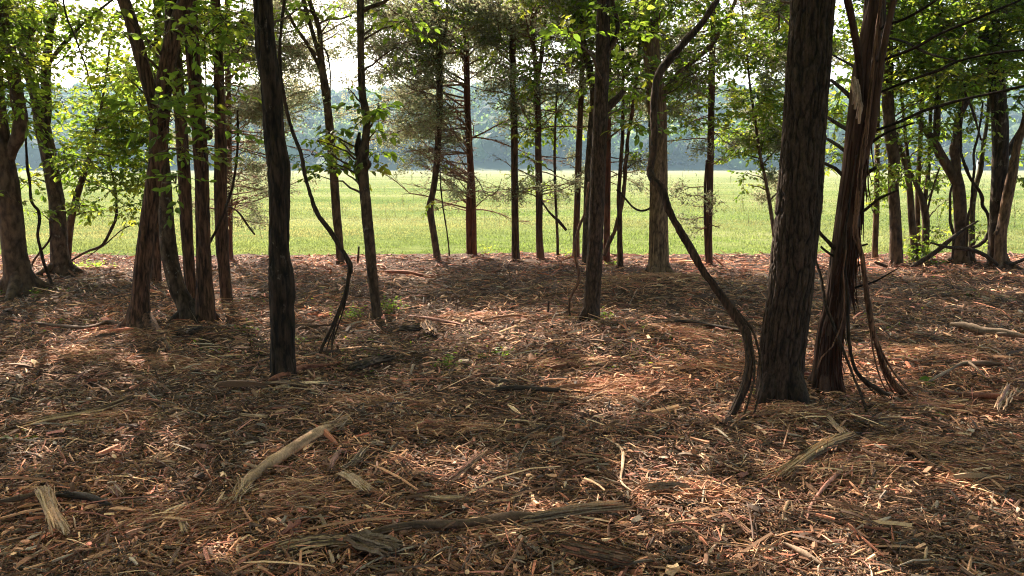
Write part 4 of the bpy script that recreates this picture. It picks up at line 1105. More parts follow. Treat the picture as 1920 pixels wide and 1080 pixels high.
tree('t22', 'cedar_tree', 'dark cedar with bare drooping branches on its left, in the gap before the stout trunk', 'cedar tree',
     [(1329, 498, 18), (1329, 485, 14), (1329, 440, 12), (1331, 355, 12), (1332, 300, 12), (1333, 237, 12), (1334, 180, 12), (1335, 118, 12), (1337, 60, 10), (1339, 0, 9)], 'cedar', 9, crown=0, sides=18, disp=(.005, 40, 4, .08), tintc=(.8, .8, .8),
     limbs=[dict(p=[(1324, 480, 5), (1322, 420, 5), (1322, 350, 5), (1325, 300, 4)], n='second_stem')],
     cedar=dict(z0=.5, z1=8, zf=2.7, L=1.15, dens=11, bare=.12, az=3.14, fol=.6, thick=1.2, rise=-.1))
tree('sap3', 'sapling', 'bright leafy sapling between the dark cedar and the stout furrowed trunk', 'sapling',
     [(1455, 497, 8), (1452, 450, 7), (1446, 400, 7), (1436, 340, 6), (1425, 290, 6), (1415, 220, 5), (1405, 150, 4), (1400, 90, 4)], 'smooth', 4.2, crown=0,
     clumps=[(1400, 212, 56, 26, 1.5), (1432, 190, 44, 28, 1.2), (1365, 250, 46, 24, 1.2), (1410, 262, 52, 26, 1.6), (1375, 290, 40, 14, 1.0), (1440, 250, 34, 34, 1.2), (1402, 325, 14, 10, .8), (1393, 345, 10, 12, .8), (1440, 120, 40, 34, .9), (1300, 232, 40, 26, .8), (1280, 190, 34, 24, .7), (1375, 170, 36, 20, .6), (1420, 300, 30, 12, .8), (1450, 30, 60, 30, 1.2), (1400, 90, 50, 40, 1.0), (1455, 160, 40, 30, .9), (1350, 40, 50, 30, .8), (1470, 80, 40, 40, 1.0), (1580, 60, 50, 50, 1.1), (1575, 200, 36, 50, 1.1), (1570, 290, 30, 30, .9)], sides=10)
tree('c1', 'cedar_tree', 'grey leaved cedar showing just left of the stout furrowed trunk', 'cedar tree',
     [(1474, 490, 12), (1474, 470, 10), (1474, 400, 10), (1475, 300, 9), (1476, 200, 8), (1476, 0, 7)], 'cedar', 8, crown=0, sides=12, cedar=dict(z0=1.0, z1=7.5, zf=1.6, L=1.0, dens=10, bare=.6, az=3.14, fol=.9))
# ---- the big near pair
tree('t23', 'tree', 'very stout furrowed dark trunk, the thickest of all, right of centre', 'tree',
     [(1459, 764, 96), (1460, 745, 86), (1461, 720, 81), (1464, 690, 79), (1469, 640, 79), (1476, 590, 78), (1483, 530, 78), (1489, 470, 78), (1495, 410, 78), (1500, 355, 78), (1504, 300, 76), (1508, 240, 74), (1512, 180, 75), (1517, 110, 75), (1521, 50, 75), (1524, 0, 76)], 'oak', 15, sides=210, step=.008, disp=(.016, 46, 6.5, .015), tintc=(.74, .74, .76),
     limbs=[dict(p=[(1490, 735, 24), (1500, 752, 20), (1515, 762, 12), (1540, 768, 5)], n='root', dy=-.05)],
     roots=4, rootr=.35, clumps=[(1460, 18, 40, 26, .6, 1.2), (1448, 60, 26, 20, .4, 1.4)], crown=9000, crown_r=3.4, crown_z0=5.4)
def torn(root, full, Y):
    mb = MB()
    for (x0, y0, x1, y1, w) in ((1600, 146, 1603, 205, 9), (1605, 150, 1611, 232, 8), (1598, 158, 1598, 196, 7), (1609, 160, 1606, 222, 6), (1603, 170, 1613, 226, 5), (1612, 185, 1614, 214, 4)):
        a, t = at(x0, y0, Y - .13); b, t2 = at(x1, y1, Y - .2)
        m_ = (a + b) / 2 + [0, -.03, 0]
        Q = cr(np.array([[*a, w / F * t / 2], [*m_, w / F * t / 2 * .9], [*b, w / F * t / 4]]), .02)
        tube(mb, Q[:, :3], Q[:, 3], 6, c=np.array([.50, .33, .25]) * random.uniform(.8, 1.1), disp=(.002, 60, 5, .2), seed=x0, cap=True)
    mb.build('torn_wood', M['wood'], root, smooth=False)
    mb = MB()
    for k in range(90):     # peeling strips of bark
        i = random.randrange(10, int(len(full) * .6)); p = full[i]
        if p[2] > 4.5: continue
        a = random.uniform(-2.6, -.5); e = np.array([math.cos(a), math.sin(a), 0])
        s0 = p[:3] + e * p[3] * 1.0; L = random.uniform(.08, .38)
        s = np.array([-math.sin(a), math.cos(a), 0]) * random.gauss(0, .12)
        Q = np.array([s0, s0 + e * .012 + s * L * .4 + [0, 0, -L * .5], s0 + e * random.uniform(.01, .05) + s * L + [0, 0, -L]])
        tube(mb, Q, [.006, .005, .002], 4, c=np.array([.5, .3, .22]) * random.uniform(.5, 1.1))
    mb.build('bark_strips', M['cedar'], root, smooth=False)
def dead(p, dy=-.3): return dict(p=p, dy=dy, n='branch', bk='vine')
tree('t24', 'cedar_tree', 'shaggy red brown cedar trunk with torn pale wood high up, right of the stout trunk', 'cedar tree',
     [(1545, 742, 56), (1546, 730, 52), (1549, 700, 49), (1553, 660, 47), (1559, 613, 46), (1567, 585, 46), (1575, 540, 47), (1582, 480, 46), (1588, 430, 44), (1595, 370, 42), (1603, 311, 42), (1610, 250, 44), (1616, 200, 46), (1621, 156, 47), (1629, 100, 43), (1637, 52, 40), (1641, 0, 38)], 'cedar', 12, sides=120, step=.012, disp=(.010, 40, 1.6, .09), tintc=(.66, .70, .72),
     roots=4, rootr=.4, crown=5000, crown_z0=5.0,
     limbs=[dict(p=[(1607, 260, 12), (1612, 200, 13), (1612, 130, 13), (1604, 70, 13), (1596, 30, 12), (1589, 0, 12), (1586, -20, 11)], dy=-.35, n='side_stem', up=2),
            dict(p=[(1612, 430, 8), (1606, 400, 10), (1604, 350, 11), (1616, 300, 12), (1633, 259, 12), (1640, 210, 12), (1651, 130, 12), (1660, 70, 11), (1676, 0, 11), (1680, -20, 10)], dy=-.25, n='side_stem', up=2),
            dead([(1650, 60, 5), (1660, 47, 5), (1697, 35, 4.5), (1757, 0, 4), (1790, -20, 4)], -.6), dead([(1640, 118, 5), (1662, 110, 5), (1710, 92, 5), (1760, 65, 4.5), (1815, 42, 4), (1915, 0, 3)], -1.0),
            dead([(1636, 180, 5), (1652, 172, 5), (1702, 152, 5), (1760, 132, 4.5), (1797, 115, 4), (1865, 100, 3.5), (1925, 94, 3)], -.8), dead([(1630, 250, 6), (1640, 245, 6), (1690, 227, 5.5), (1740, 205, 5), (1815, 185, 4.5), (1877, 172, 4), (1925, 160, 3)], -.7),
            dead([(1622, 275, 6), (1632, 269, 6), (1665, 247, 5), (1715, 230, 3.5)], -.3), dead([(1606, 405, 5), (1625, 392, 5), (1651, 371, 4), (1684, 356, 3)], -.4), dead([(1612, 325, 8), (1630, 322, 7), (1643, 314, 5)], -.1),
            dead([(1598, 185, 7), (1580, 168, 6), (1558, 150, 4)], .2), dead([(1594, 245, 7), (1575, 235, 6), (1548, 218, 4)], .2), dead([(1592, 290, 5), (1570, 272, 5), (1546, 258, 3)], .2), dead([(1586, 335, 6), (1565, 315, 5), (1545, 306, 4)], .1),
            dead([(1568, 470, 7), (1555, 455, 6), (1540, 440, 5), (1528, 424, 4)], -.15), dead([(1566, 482, 4), (1554, 474, 4), (1540, 463, 3)], -.1), dead([(1596, 470, 5), (1612, 462, 4), (1627, 458, 3)], -.2), dead([(1585, 545, 4), (1610, 538, 4), (1640, 528, 4), (1668, 512, 3), (1683, 504, 2)], -.4),
            dead([(1594, 505, 4), (1606, 500, 4), (1617, 495, 3)], -.1), dead([(1655, 70, 4), (1690, 76, 4), (1740, 100, 3.5), (1797, 115, 3)], -.8), dead([(1610, 130, 5), (1590, 118, 4), (1555, 100, 3)], .3)],
     clumps=[(1585, 140, 22, 44, .8, .9, .085, 0), (1570, 240, 22, 34, .5, 1.0, .085, 0)], extra=torn)
# ---- right group
tree('t25', 'tree', 'thin straight pole of a trunk at the field edge, just right of the shaggy cedar', 'tree',
     [(1640, 490, 14), (1640, 478, 11), (1642, 430, 10), (1643, 396, 10), (1644, 340, 9), (1645, 250, 8), (1646, 100, 8), (1646, 0, 7)], 'tan', 9, crown=2500, sides=12, tintc=(.75, .75, .75),
     clumps=[(1645, 305, 34, 26, 1.1), (1650, 350, 34, 24, 1.1), (1628, 380, 20, 14, .6), (1665, 250, 24, 24, .6)])
tree('t26', 'tree', 'smooth wavy brown trunk right of the thin straight pole', 'tree',
     [(1681, 500, 29), (1680, 488, 24), (1680, 450, 21), (1679, 421, 20), (1677, 385, 19), (1675, 357, 18), (1675, 330, 18), (1676, 300, 20), (1672, 270, 21), (1668, 240, 20), (1665, 190, 20), (1664, 130, 19), (1665, 60, 17), (1668, 0, 16)], 'smooth', 12, sides=28, step=.03,
     clumps=[(1700, 40, 70, 36, 1.0), (1730, 120, 56, 34, 1.3), (1770, 170, 60, 40, 1.1), (1700, 320, 40, 26, 1.0), (1740, 80, 60, 30, 1.2), (1715, 195, 46, 30, .9), (1700, 275, 36, 26, .9), (1690, 150, 36, 36, .7), (1650, 30, 30, 30, .7)], roots=2, rootr=.5)
tree('t27', 'tree', 'slim trunk leaning left, left member of the leafy footed group', 'tree',
     [(1716, 494, 18), (1715, 484, 13), (1713, 450, 12), (1710, 421, 12), (1708, 385, 12), (1705, 350, 11), (1700, 320, 11), (1692, 290, 10), (1684, 265, 9), (1676, 235, 8), (1672, 200, 7)], 'smooth', 4.0, crown=0, sides=16, clumps=[(1735, 240, 40, 30, .9), (1690, 225, 30, 24, .6)])
tree('t28', 'tree', 'thin straight stem between two slim trunks, with leaves at its foot', 'tree',
     [(1722, 490, 13), (1722, 480, 10), (1721, 430, 9), (1721, 357, 9), (1724, 290, 8), (1728, 200, 7), (1730, 100, 6), (1731, 0, 6)], 'smooth', 9, crown=2500, sides=12, clumps=[(1735, 300, 40, 26, 1.0), (1742, 335, 36, 20, .9), (1760, 40, 56, 36, 1.0)])
tree('t29', 'tree', 'slim trunk dividing low into several thin stems, ivy leaves round its foot', 'tree',
     [(1733, 493, 18), (1734, 484, 13), (1735, 455, 13), (1736, 430, 13), (1736, 410, 13), (1732, 385, 12), (1726, 365, 10), (1719, 348, 9), (1712, 333, 8), (1706, 318, 7), (1700, 280, 6)], 'smooth', 4.2, crown=0, sides=16,
     limbs=[dict(p=[(1733, 390, 8), (1736, 360, 8), (1740, 330, 8), (1742, 300, 7), (1744, 240, 7), (1746, 160, 6), (1748, 80, 5), (1749, 0, 5)], up=2), dict(p=[(1739, 395, 4), (1745, 368, 4), (1753, 340, 4), (1762, 313, 3)])],
     clumps=[(1728, 462, 16, 26, 1.8, -.15, .06), (1740, 482, 18, 14, 1.6, -.15, .06), (1716, 480, 14, 16, 1.2, -.2, .06), (1765, 335, 26, 16, .6), (1770, 378, 26, 12, .6), (1762, 435, 20, 14, .7, -.1, .065), (1760, 250, 36, 26, .8)])
tree('t30', 'tree', 'stout smooth trunk forking low into a wide left arm and a knobbly right arm', 'tree',
     [(1803, 499, 40), (1802, 488, 30), (1801, 455, 23), (1801, 421, 21), (1800, 380, 22), (1797, 350, 21), (1793, 325, 17), (1792, 300, 16), (1790, 282, 19), (1793, 262, 15), (1796, 235, 14), (1801, 212, 13), (1812, 192, 12), (1824, 178, 11), (1836, 155, 9), (1842, 120, 8), (1845, 60, 8), (1846, 0, 8)], 'smooth', 12, sides=28, step=.03, roots=4, rootr=.7, disp=(.004, 24, 9, .10),
     limbs=[dict(p=[(1796, 350, 16), (1784, 325, 17), (1774, 308, 17), (1763, 290, 17), (1752, 268, 15), (1742, 252, 12), (1730, 236, 10), (1722, 215, 9)]), dict(p=[(1752, 272, 10), (1756, 250, 12), (1757, 220, 12), (1759, 180, 11), (1762, 120, 10), (1764, 40, 9), (1765, -20, 8)], up=3)],
     clumps=[(1790, 70, 60, 44, 1.1), (1800, 145, 60, 34, 1.1), (1850, 60, 60, 44, 1.1), (1850, 200, 26, 20, .6), (1765, 200, 34, 24, .7), (1830, 110, 50, 36, 1.0), (1800, 20, 60, 24, 1.0)], crown=8000)
tree('t31', 'tree', 'thin mossy stem bending right behind the stout low forked trunk', 'tree',
     [(1823, 494, 18), (1822, 484, 12), (1822, 440, 11), (1823, 396, 10), (1826, 365, 10), (1832, 340, 9), (1838, 320, 9), (1841, 295, 8), (1845, 265, 7), (1850, 235, 6), (1854, 190, 6), (1857, 120, 5), (1858, 0, 5)], 'grey', 9, crown=2500, sides=14, tintc=(.9, 1.0, .8),
     clumps=[(1840, 260, 24, 14, .7), (1830, 290, 20, 12, .5), (1838, 440, 22, 18, .6, -.1, .065)])
tree('t32', 'tree', 'broad straight dark trunk near the right edge behind the pale slanting one', 'tree',
     [(1866, 503, 34), (1866, 490, 28), (1868, 450, 27), (1871, 396, 27), (1874, 340, 28), (1875, 300, 28), (1875, 240, 28), (1871, 180, 28), (1867, 130, 26), (1863, 60, 24), (1860, 0, 22)], 'black', 13, sides=28, step=.04, tintc=(1.6, 1.5, 1.4),
     limbs=[dict(p=[(1882, 298, 12), (1890, 285, 12), (1898, 270, 11), (1908, 254, 10), (1918, 235, 8)])],
     clumps=[(1870, 90, 50, 40, 1.2), (1890, 30, 50, 36, 1.2), (1905, 120, 40, 40, 1.1), (1895, 300, 20, 26, 1.0, .5), (1905, 270, 20, 20, .7), (1860, 20, 60, 30, 1.3), (1820, 220, 40, 24, .7), (1850, 140, 40, 26, .8)], crown=8000)
tree('t33', 'tree', 'pale brown slanting trunk with a small knot, nearest the right edge', 'tree',
     [(1877, 507, 34), (1876, 495, 25), (1876, 470, 20), (1877, 437, 19), (1881, 415, 18), (1886, 385, 18), (1893, 350, 18), (1899, 320, 17), (1905, 285, 14), (1911, 260, 13), (1919, 238, 13), (1930, 190, 12), (1940, 100, 11), (1944, 0, 10)], 'tan', 11, sides=24, step=.03, tintc=(.8, .75, .75), roots=3,
     knots=[(1869, 437, 10, 10)], clumps=[(1912, 180, 26, 24, .7), (1910, 70, 40, 40, 1.0), (1908, 330, 12, 10, .5)])

# ---------------------------------------------------------------- vines: each its own thing
def vine(label, pts, depth=None, d1=None, mat='vine', tc=(1, 1, 1), up=0, sides=10, extra=None, step=.03, amp=.25, feet=0):
    g, t = ground(pts[0][0], pts[0][1])
    Y = depth if depth else g[1]
    P = px_path(pts, Y, d1 if d1 else Y)
    if not depth: P[0, 2] = float(gh(P[0, 0], P[0, 1])) - .02
    if up:
        d = unit(P[-1, :3] - P[-2, :3]); cur = P[-1].copy(); ex = []
        for k in range(int(up / .6)):
            d = unit(d + np.array([RNG.normal() * .1, .05, .15])); cur = cur.copy(); cur[:3] += d * .6; cur[3] *= .93; ex.append(cur)
        P = np.vstack([P, ex])
    Q = cr(P, step)
    mb = MB()
    w = .92 + .35 * (vnoise(np.stack([Q[:, 2] * 9, Q[:, 0] * 0 + Y, Q[:, 0] * 0], -1)) - .5)
    tube(mb, Q[:, :3] + RNG.normal(size=(len(Q), 3)) * .0012 + .02 * (np.stack([vnoise(Q[:, :3] * 5 + 3), vnoise(Q[:, :3] * 5 + 9), vnoise(Q[:, :3] * 5 + 17)], -1) - .5), Q[:, 3] * w, sides, c=tc, disp=(float(np.median(Q[:, 3])) * amp, 70, 6, .30), seed=Y * 3 + pts[0][0], cap=True)
    for k in range(feet):       # rope-like strands splaying at the foot
        i = int(len(Q) * random.uniform(.1, .28)); L = Q[:i + 1][::-1]
        s = L[:, :3].copy(); tt = np.linspace(0, 1, len(s))[:, None]
        a = random.uniform(0, 6.28); off = np.array([math.cos(a), math.sin(a) * .6, 0]) * random.uniform(.05, .16)
        s = s + off * tt ** 1.5
        s[-1, 2] = float(gh(s[-1, 0], s[-1, 1])) - .01
        tube(mb, s, np.linspace(.5, .22, len(s)) * Q[i, 3], 5)
    o = mb.build('vine', M[mat], origin=Q[0, :3])
    tag(o, label, 'vine')
    return Q
vine('thick rope like vine snaking in an S across the tan trunk, right of centre', [(1352, 800, 16), (1366, 785, 15), (1378, 768, 15), (1390, 740, 15), (1400, 712, 14), (1404, 680, 14), (1402, 650, 14), (1396, 620, 15), (1383, 598, 15), (1353, 556, 15), (1318, 509, 14), (1288, 456, 14), (1258, 403, 14), (1241, 355, 15), (1224, 333, 15), (1220, 315, 15), (1226, 284, 14), (1229, 250, 14), (1228, 200, 15), (1231, 160, 16), (1241, 130, 16), (1276, 89, 14), (1300, 62, 14), (1318, 41, 13), (1336, 15, 13), (1347, 0, 12), (1355, -25, 11)], d1=5.6, mat='vine', tc=(1.15, 1.0, .95), up=2, sides=20, step=.014, amp=.3, feet=5)
vine('long black vine running beside the black trunk then sweeping right to the ground', [(598, 664, 5), (606, 645, 6), (622, 612, 7), (636, 582, 8), (647, 552, 8), (654, 520, 8), (656, 500, 9), (644, 474, 8), (618, 432, 8), (591, 391, 7.5), (573, 337, 7.5), (565, 290, 7.5), (552, 255, 7), (538, 207, 7.5), (528, 160, 8), (524, 110, 8), (524, 80, 7), (528, 45, 6.5), (533, 0, 6), (535, -20, 6)], d1=6.5, up=1.5, sides=14, step=.02, feet=3)
vine('shaggy dark red vine hanging right of the shaggy cedar, feet splayed to the right', [(1735, 765, 8), (1715, 757, 9), (1692, 738, 10), (1671, 711, 11), (1654, 677, 10), (1641, 638, 10), (1632, 592, 10), (1624, 541, 9), (1615, 477, 9), (1606, 440, 9), (1606, 405, 9), (1610, 360, 9), (1616, 300, 8), (1626, 230, 8), (1634, 160, 7), (1642, 80, 7), (1650, 0, 6), (1652, -20, 6)], depth=4.9, up=1.5, mat='vinered', sides=16, step=.014, feet=7, amp=.4)
vine('dark vine hugging the right side of the shaggy cedar and bending off at its foot', [(1688, 757, 8), (1658, 737, 9), (1630, 718, 9), (1612, 703, 9), (1600, 680, 8), (1592, 640, 8), (1589, 600, 7), (1588, 560, 7), (1584, 510, 6), (1586, 450, 5), (1591, 400, 4), (1598, 340, 3), (1604, 290, 2)], depth=4.85, sides=12, step=.02, feet=3)
vine('straight grey stem slanting across the front of the shaggy cedar foot', [(1629, 795, 5), (1622, 765, 5), (1612, 735, 6), (1602, 707, 6), (1581, 656, 6), (1564, 613, 6), (1548, 575, 6), (1541, 545, 6), (1537, 515, 6), (1530, 488, 5), (1524, 464, 5), (1516, 440, 4)], depth=4.55, d1=5.25, sides=10, step=.02, mat='vine')
vine('thin pale vine looping against the front of the shaggy cedar', [(1532, 690, 2.5), (1540, 670, 3), (1555, 655, 3), (1565, 640, 3), (1580, 600, 2.5), (1582, 545, 2.5), (1580, 520, 2.5), (1586, 470, 2.5)], depth=4.7, sides=6, mat='vinered')
vine('crooked black vine hanging from the top, right of the leftmost trunk', [(100, 545, 6), (92, 520, 6), (82, 495, 6), (75, 465, 6), (70, 438, 6), (74, 412, 6), (72, 395, 6), (60, 378, 6), (54, 330, 6), (50, 290, 5.5), (46, 230, 5), (38, 170, 5), (28, 110, 5), (20, 50, 5), (16, 0, 5)], up=2)
vine('short thin vine crossing low between the two leftmost trunks', [(55, 512, 3.5), (62, 490, 4), (78, 468, 4), (90, 452, 4), (95, 436, 3), (93, 415, 3)], depth=10.5)
vine('slender black vine curving up right from the foot of the forked left trunk', [(132, 490, 4), (145, 482, 4.5), (160, 474, 5), (190, 460, 5), (205, 440, 5), (218, 410, 5), (219, 380, 5), (214, 345, 4.5), (206, 310, 4), (204, 290, 3.5)], depth=11.2)
vine('fine green stalk arching right from the left vine over the field', [(165, 482, 2), (200, 456, 2), (232, 430, 2), (262, 418, 1.6)], depth=11.3)
vine('thin diagonal vine crossing the leaves at the upper left', [(172, 172, 2.5), (163, 135, 3), (150, 95, 3), (140, 70, 3.5), (128, 40, 3.5), (120, 10, 3.5), (118, -20, 3)], depth=9.5)
vine('black whip like stem leaning right between the slim trunk and black trunk', [(388, 464, 6), (398, 444, 6), (408, 425, 6), (417, 408, 5.5), (428, 378, 5.5), (436, 345, 5), (442, 310, 5), (445, 280, 4.5), (446, 240, 4), (446, 206, 3)], depth=8.0)
vine('thin straight dark stem standing between two left clump trunks', [(387, 215, 3), (386, 160, 3), (385, 90, 2.5), (384, 24, 2)], depth=8.3)
vine('fine vine hanging free from the fork of the slim three stemmed trunk', [(619, 187, 2.5), (619, 165, 3), (619, 135, 3), (615, 108, 3), (609, 92, 3), (605, 90, 3)], depth=12.3)
vine('thin wavy vine rising from the ground beside the bent trunk', [(843, 479, 3), (840, 450, 3), (836, 420, 3), (830, 385, 3), (826, 350, 3), (825, 316, 2), (822, 250, 2), (820, 180, 2)], depth=12.7)
vine('reddish vine coming down left of the striped trunk, wavy at its foot', [(1070, 602, 4), (1068, 575, 5), (1072, 555, 6), (1084, 527, 6), (1086, 515, 7), (1080, 490, 5.5), (1079, 465, 5), (1082, 440, 5), (1090, 415, 5), (1096, 400, 4), (1104, 340, 4)], d1=7.9, mat='vinered', sides=8)
vine('long slanting stem in the gap between the striped trunk and the tan trunk', [(1133, 480, 8), (1140, 462, 8), (1151, 436, 8), (1160, 410, 8), (1166, 385, 8), (1171, 340, 8), (1174, 296, 8), (1178, 260, 8), (1183, 225, 8), (1188, 185, 7.5), (1194, 145, 7), (1201, 77, 6.5), (1204, 18, 6), (1205, -20, 5.5)], depth=11.8, mat='vinered', up=2)
vine('curly thin vine looping sideways to the tan trunk', [(1157, 355, 4), (1162, 358, 4), (1172, 371, 4), (1184, 386, 4), (1198, 394, 4), (1212, 394, 4), (1221, 388, 4), (1226, 375, 3), (1228, 360, 3)], depth=11.3)
vine('looping dark vine right of the stout low forked trunk', [(1822, 464, 6), (1835, 460, 7), (1848, 448, 7), (1854, 434, 7), (1855, 415, 6.5), (1850, 398, 6.5), (1842, 384, 6.5), (1842, 372, 6.5), (1836, 358, 6), (1825, 343, 6), (1815, 325, 6), (1808, 308, 6), (1803, 290, 5.5), (1801, 266, 5), (1800, 220, 5), (1799, 160, 4)], depth=11.9)
vine('thin upright vine right of the stout low forked trunk, meeting the loop', [(1812, 480, 4), (1815, 410, 5), (1822, 385, 5), (1823, 350, 5), (1826, 320, 4.5), (1826, 287, 4.5), (1832, 262, 4), (1837, 240, 4), (1844, 190, 3.5)], depth=11.7)
vine('thin wavy vine left of the stout low forked trunk', [(1785, 487, 5), (1787, 460, 5), (1788, 442, 5), (1782, 418, 5), (1781, 390, 5), (1782, 365, 4.5), (1786, 345, 4)], depth=11.5)
vine('bare black sapling stem slanting in front of the right hand trunks', [(1838, 262, 3), (1830, 230, 4), (1822, 200, 4.5), (1812, 178, 4.5), (1806, 150, 4)], depth=11.0)

# fallen limbs caught among the right hand trunks
def plane_branch(label, pts, Y, bk='vine', name='fallen_branch'):
    Q = cr(px_path(pts, Y), .04); mb = MB()
    tube(mb, Q[:, :3], Q[:, 3], 10, disp=(.003, 50, 8, .2), seed=Y + pts[0][0], cap=True)
    return tag(mb.build(name, M[bk], origin=Q[0, :3]), label, 'branch')
plane_branch('dark fallen limb slanting up right past the stout low forked trunk', [(1708, 501, 6), (1722, 493, 9), (1745, 479, 9), (1765, 464, 9), (1782, 449, 8), (1802, 434, 6), (1818, 424, 5), (1834, 414, 3)], 11.4)
plane_branch('dark fallen limb slanting down right to the broad dark trunk', [(1745, 455, 3), (1776, 463, 6), (1805, 466, 7), (1830, 471, 8), (1852, 482, 8), (1870, 497, 7)], 11.3)
plane_branch('short dark limb lying at the foot of the smooth wavy trunk', [(1640, 491, 4), (1652, 496, 6), (1664, 500, 5)], 11.6)
plane_branch('dark crooked limb on the ground at the right edge', [(1885, 492, 6), (1900, 494, 6), (1925, 484, 6)], 11.3)
plane_branch('broken hanging bough with bare twigs right of the slim trunk, over the field', [(428, 388, 2), (440, 392, 3), (452, 404, 4), (466, 425, 4), (478, 440, 3)], 12.6, name='hanging_bough')
plane_branch('black snapped bough hanging right of the two stemmed cedar', [(1012, 372, 3), (1030, 398, 4), (1048, 415, 6), (1062, 432, 5)], 12.6, name='hanging_bough')
plane_branch('thin bare stick standing upright in the litter at the field edge, left centre', [(671, 492, 4), (672, 478, 4), (673, 462, 3)], 12.2, name='upright_stick')
plane_branch('small bare stick standing in the litter left of the striped centre trunk', [(1026, 602, 4), (1028, 580, 4), (1029, 564, 3)], 7.9, name='upright_stick')
def bush_pile():
    g, t = ground(121, 341); mb = MB()
    w = 16 / F * t
    for k in range(240):
        u = unit(RNG.normal(size=3)) * random.random() ** .4; u[2] = abs(u[2])
        c = g + u * [w * .5, w * .4, w * .36]
        d = unit(RNG.normal(size=3) * [1, 1, .4]) * w * .18
        tube(mb, [c - d, c + d], [.02, .012], 4, c=np.array([.9, .62, .58]) * random.uniform(.7, 1.2))
    tag(mb.build('brush_pile', M['twig'], origin=g), 'small brown heap of brush far out in the field on the left', 'brush pile')
bush_pile()
# tall pale post at the far woods
g, t = at(1832, 318, 262); mb = MB()
tube(mb, [(g[0], 262, -.2), (g[0], 262, 3.6)], [.35, .28], 8, c=(1, 1, 1), cap=True)
tag(mb.build('dead_snag', M['wood'], origin=(g[0], 262, 0)), 'pale dead snag standing at the far edge of the field on the right', 'dead tree')

# ---------------------------------------------------------------- low green plants
def seedling(label, px, py, rx, n, size=.04, h=.12, name='seedling', cat='seedling', tintm=1.0, grp=None):
    g, t = gpos(px, py)
    rt = thing(name, g, label, cat, grp)
    rw = rx / F * t
    ml, mt = MB(), MB()
    ns = max(3, n // 9)
    for k in range(ns):
        o = g + np.array([RNG.normal() * rw * .5, RNG.normal() * rw * .5, 0]); o[2] = float(gh(o[0], o[1]))
        tip = o + np.array([RNG.normal() * .05, RNG.normal() * .05, h * random.uniform(.5, 1.2)])
        tube(mt, [o - [0, 0, .01], (o + tip) / 2 + RNG.normal(size=3) * .008, tip], [.002, .0016, .001], 3, c=(.8, 1.1, .5))
        C = np.array([o + (tip - o) * f for f in RNG.uniform(.3, 1.05, 9)]) + RNG.normal(size=(9, 3)) * size * .35
        A = RNG.normal(size=(9, 3)) * [1, 1, .25]; N = np.array([0, 0, 1.0]) + RNG.normal(size=(9, 3)) * .35
        leaves(ml, C, A, N, size * RNG.uniform(.6, 1.2, 9), np.tile(GREENS[random.randrange(6)], (9, 1)) * RNG.uniform(.9, 1.4, (9, 1)) * tintm, .34)
    mt.build('stem', M['smooth'], rt); ml.build('leaves', M['leaf'], rt, smooth=False)
    return rt
seedling('patch of small green seedlings left of the crooked knotty trunk foot', 662, 600, 26, 150, .035, .16)
seedling('patch of bright seedlings just right of the crooked knotty trunk foot', 733, 588, 22, 130, .035, .16)
seedling('small bright green plant alone in the centre litter', 935, 668, 22, 60, .04, .06, tintm=.9)
seedling('dark green leafy plant left of the small bright one', 832, 686, 20, 70, .045, .09, tintm=.8)
seedling('broad leaves lying at the left edge beside the long plank', 22, 838, 24, 40, .055, .04, tintm=.55)
seedling('sunlit yellow green seedlings near the forked left trunk', 175, 508, 34, 200, .04, .12, tintm=1.4)
seedling('low green leaves at the foot of the leftmost stout trunk', 75, 556, 40, 160, .035, .06, tintm=.8)
seedling('fine green sprigs on the litter below the straight striped trunk', 470, 618, 34, 90, .03, .05, tintm=.8)
seedling('green sprigs at the foot of the post like stem', 1152, 500, 20, 90, .035, .14)
seedling('green leaves at the foot of the thin cedar left of the striped trunk', 1072, 486, 16, 70, .04, .16)
seedling('two round green leaves in the litter right of the shaggy vine', 1737, 724, 12, 18, .07, .03)
seedling('small green leaf tuft below the shaggy vine feet', 1740, 780, 8, 18, .04, .04)
seedling('tiny green sprout at the left foot of the stout furrowed trunk', 1432, 762, 10, 27, .03, .05)
seedling('green leaves at the foot of the striped centre trunk', 1148, 612, 16, 60, .035, .08)
seedling('sparse green sprigs left of the long black vine foot', 560, 640, 30, 50, .025, .05)
seedling('sparse green sprigs between the black trunk and the rotten log', 690, 640, 34, 70, .028, .05, tintm=.8)
seedling('green weeds at the field edge below the red cedar', 905, 478, 30, 120, .035, .14)
seedling('leafy weeds between the right hand trunks at the field edge', 1770, 470, 40, 220, .05, .45, name='bush', cat='bush')
seedling('leafy weeds at the field edge right of the thin straight pole', 1700, 478, 18, 110, .05, .5, name='bush', cat='bush')
seedling('leafy weeds left of the broad dark trunk', 1848, 474, 18, 120, .05, .4, name='bush', cat='bush')
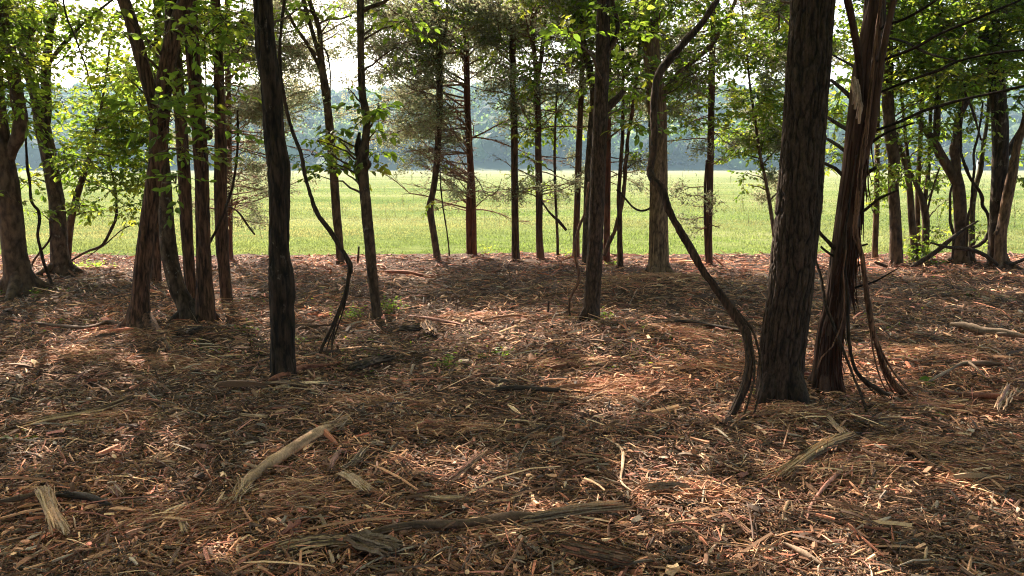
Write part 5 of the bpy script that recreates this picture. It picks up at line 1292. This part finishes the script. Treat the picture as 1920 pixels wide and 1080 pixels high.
# the same wood goes on outside the picture: behind and beside the camera
def outside_tree(x, y, H, lab='tall leafy forest tree standing outside the picture'):
    g = np.array([x, y, float(gh(x, y))])
    root = thing('tree', g, lab, 'tree', 'forest trees around the viewpoint')
    P = cr(np.array([[x, y, g[2] - .05, .16], [x + RNG.normal() * .1, y, 2.5, .13], [x + RNG.normal() * .25, y + RNG.normal() * .2, 6, .10], [x + RNG.normal() * .4, y, H, .03]]), .25)
    mb = MB(); tube(mb, P[:, :3], P[:, 3], 14, disp=(.008, 28, 5, .08), seed=x * 3); mb.build('trunk', M['red'], root)
    ml, mb = MB(), MB()
    keep = lambda C: above_frame(C, 20) & sun_keep(C)
    for k in range(12):
        z = 3.2 + (H - 3.2) * k / 12; a = k * 2.4 + x; L = random.uniform(1.8, 3.2)
        s0 = np.array([x, y, z]); dd = np.array([math.cos(a), math.sin(a), .45])
        Q = s0 + dd * L * np.linspace(0, 1, 5)[:, None]
        if above_frame(Q, 10).all(): tube(mb, Q, np.linspace(.035, .008, 5), 5)
        for f in (.4, .75, 1.1): sprigs(ml, None, s0 + dd * L * f, np.array([1.1, 1.1, .6]), 190, .19, keep=keep, per=6, simple=True)
    if mb.n: mb.build('branches', M['red'], root)
    ml.build('crown', M['leaf'], root, smooth=False)
for x, y, H in ((-3.5, -2.5, 11), (2.6, -3.5, 12), (-7.5, -1, 11), (6.8, -1.5, 11), (-1, -7, 12), (5, -8, 12), (-6, -8, 11), (-11, -5, 11), (10.5, -5, 12), (9.2, 2.5, 11), (-8.8, 3.2, 11),
                (12.5, 6.5, 12), (-12.5, 7.5, 12), (-12, 2, 11), (13, 1, 11), (-13.5, 12, 12), (13.8, 12, 12), (0.5, -12, 12), (-9, -12, 12), (9, -12, 12), (-.8, -.6, 12), (3.9, .4, 12), (-4.6, 1.2, 12)):
    outside_tree(x, y, H)
# thin ground ivy and moss between the splinters
mb = MB()
n = 5200
y = 5.5 * (13 / 5.5) ** RNG.random(n); x = RNG.uniform(-1, 1, n) * y * .75
k = n2(x, y, .9, 33) > .60
x, y = x[k], y[k]; n = len(x)
leaves(mb, np.stack([x, y, gh(x, y) + .018 + RNG.random(n) * .02], -1), RNG.normal(size=(n, 3)) * [1, 1, .3], np.array([0, 0, 1.]) + RNG.normal(size=(n, 3)) * .4, RNG.uniform(.012, .035, n), GREENS[RNG.integers(0, 6, n)] * RNG.uniform(.6, 1.1, (n, 1)), .34)
kind(tag(mb.build('ground_ivy', M['leaf'], smooth=False), 'thin scatter of tiny green leaves among the wood litter', 'ground ivy'), 'stuff')

# ---------------------------------------------------------------- the air
bpy.ops.mesh.primitive_cube_add(size=1)
hz = bpy.context.object
hz.name = 'haze'; hz.data.name = 'haze'
hz.scale = (1860, 1090, 96)
hz.location = (0, 470, 46.5)
hz['kind'] = 'stuff'
hz['label'] = 'pale blue haze in the air over the field'; hz['category'] = 'haze'
hm = bpy.data.materials.new('haze'); hm.use_nodes = True
hn = hm.node_tree; hn.nodes.clear()
ho = hn.nodes.new('ShaderNodeOutputMaterial'); hv = hn.nodes.new('ShaderNodeVolumePrincipled')
hv.inputs['Color'].default_value = (0.50, 0.74, 1.0, 1)
hv.inputs['Density'].default_value = HAZE
hv.inputs['Anisotropy'].default_value = 0.2
hn.links.new(hv.outputs[0], ho.inputs['Volume'])
hz.data.materials.append(hm)
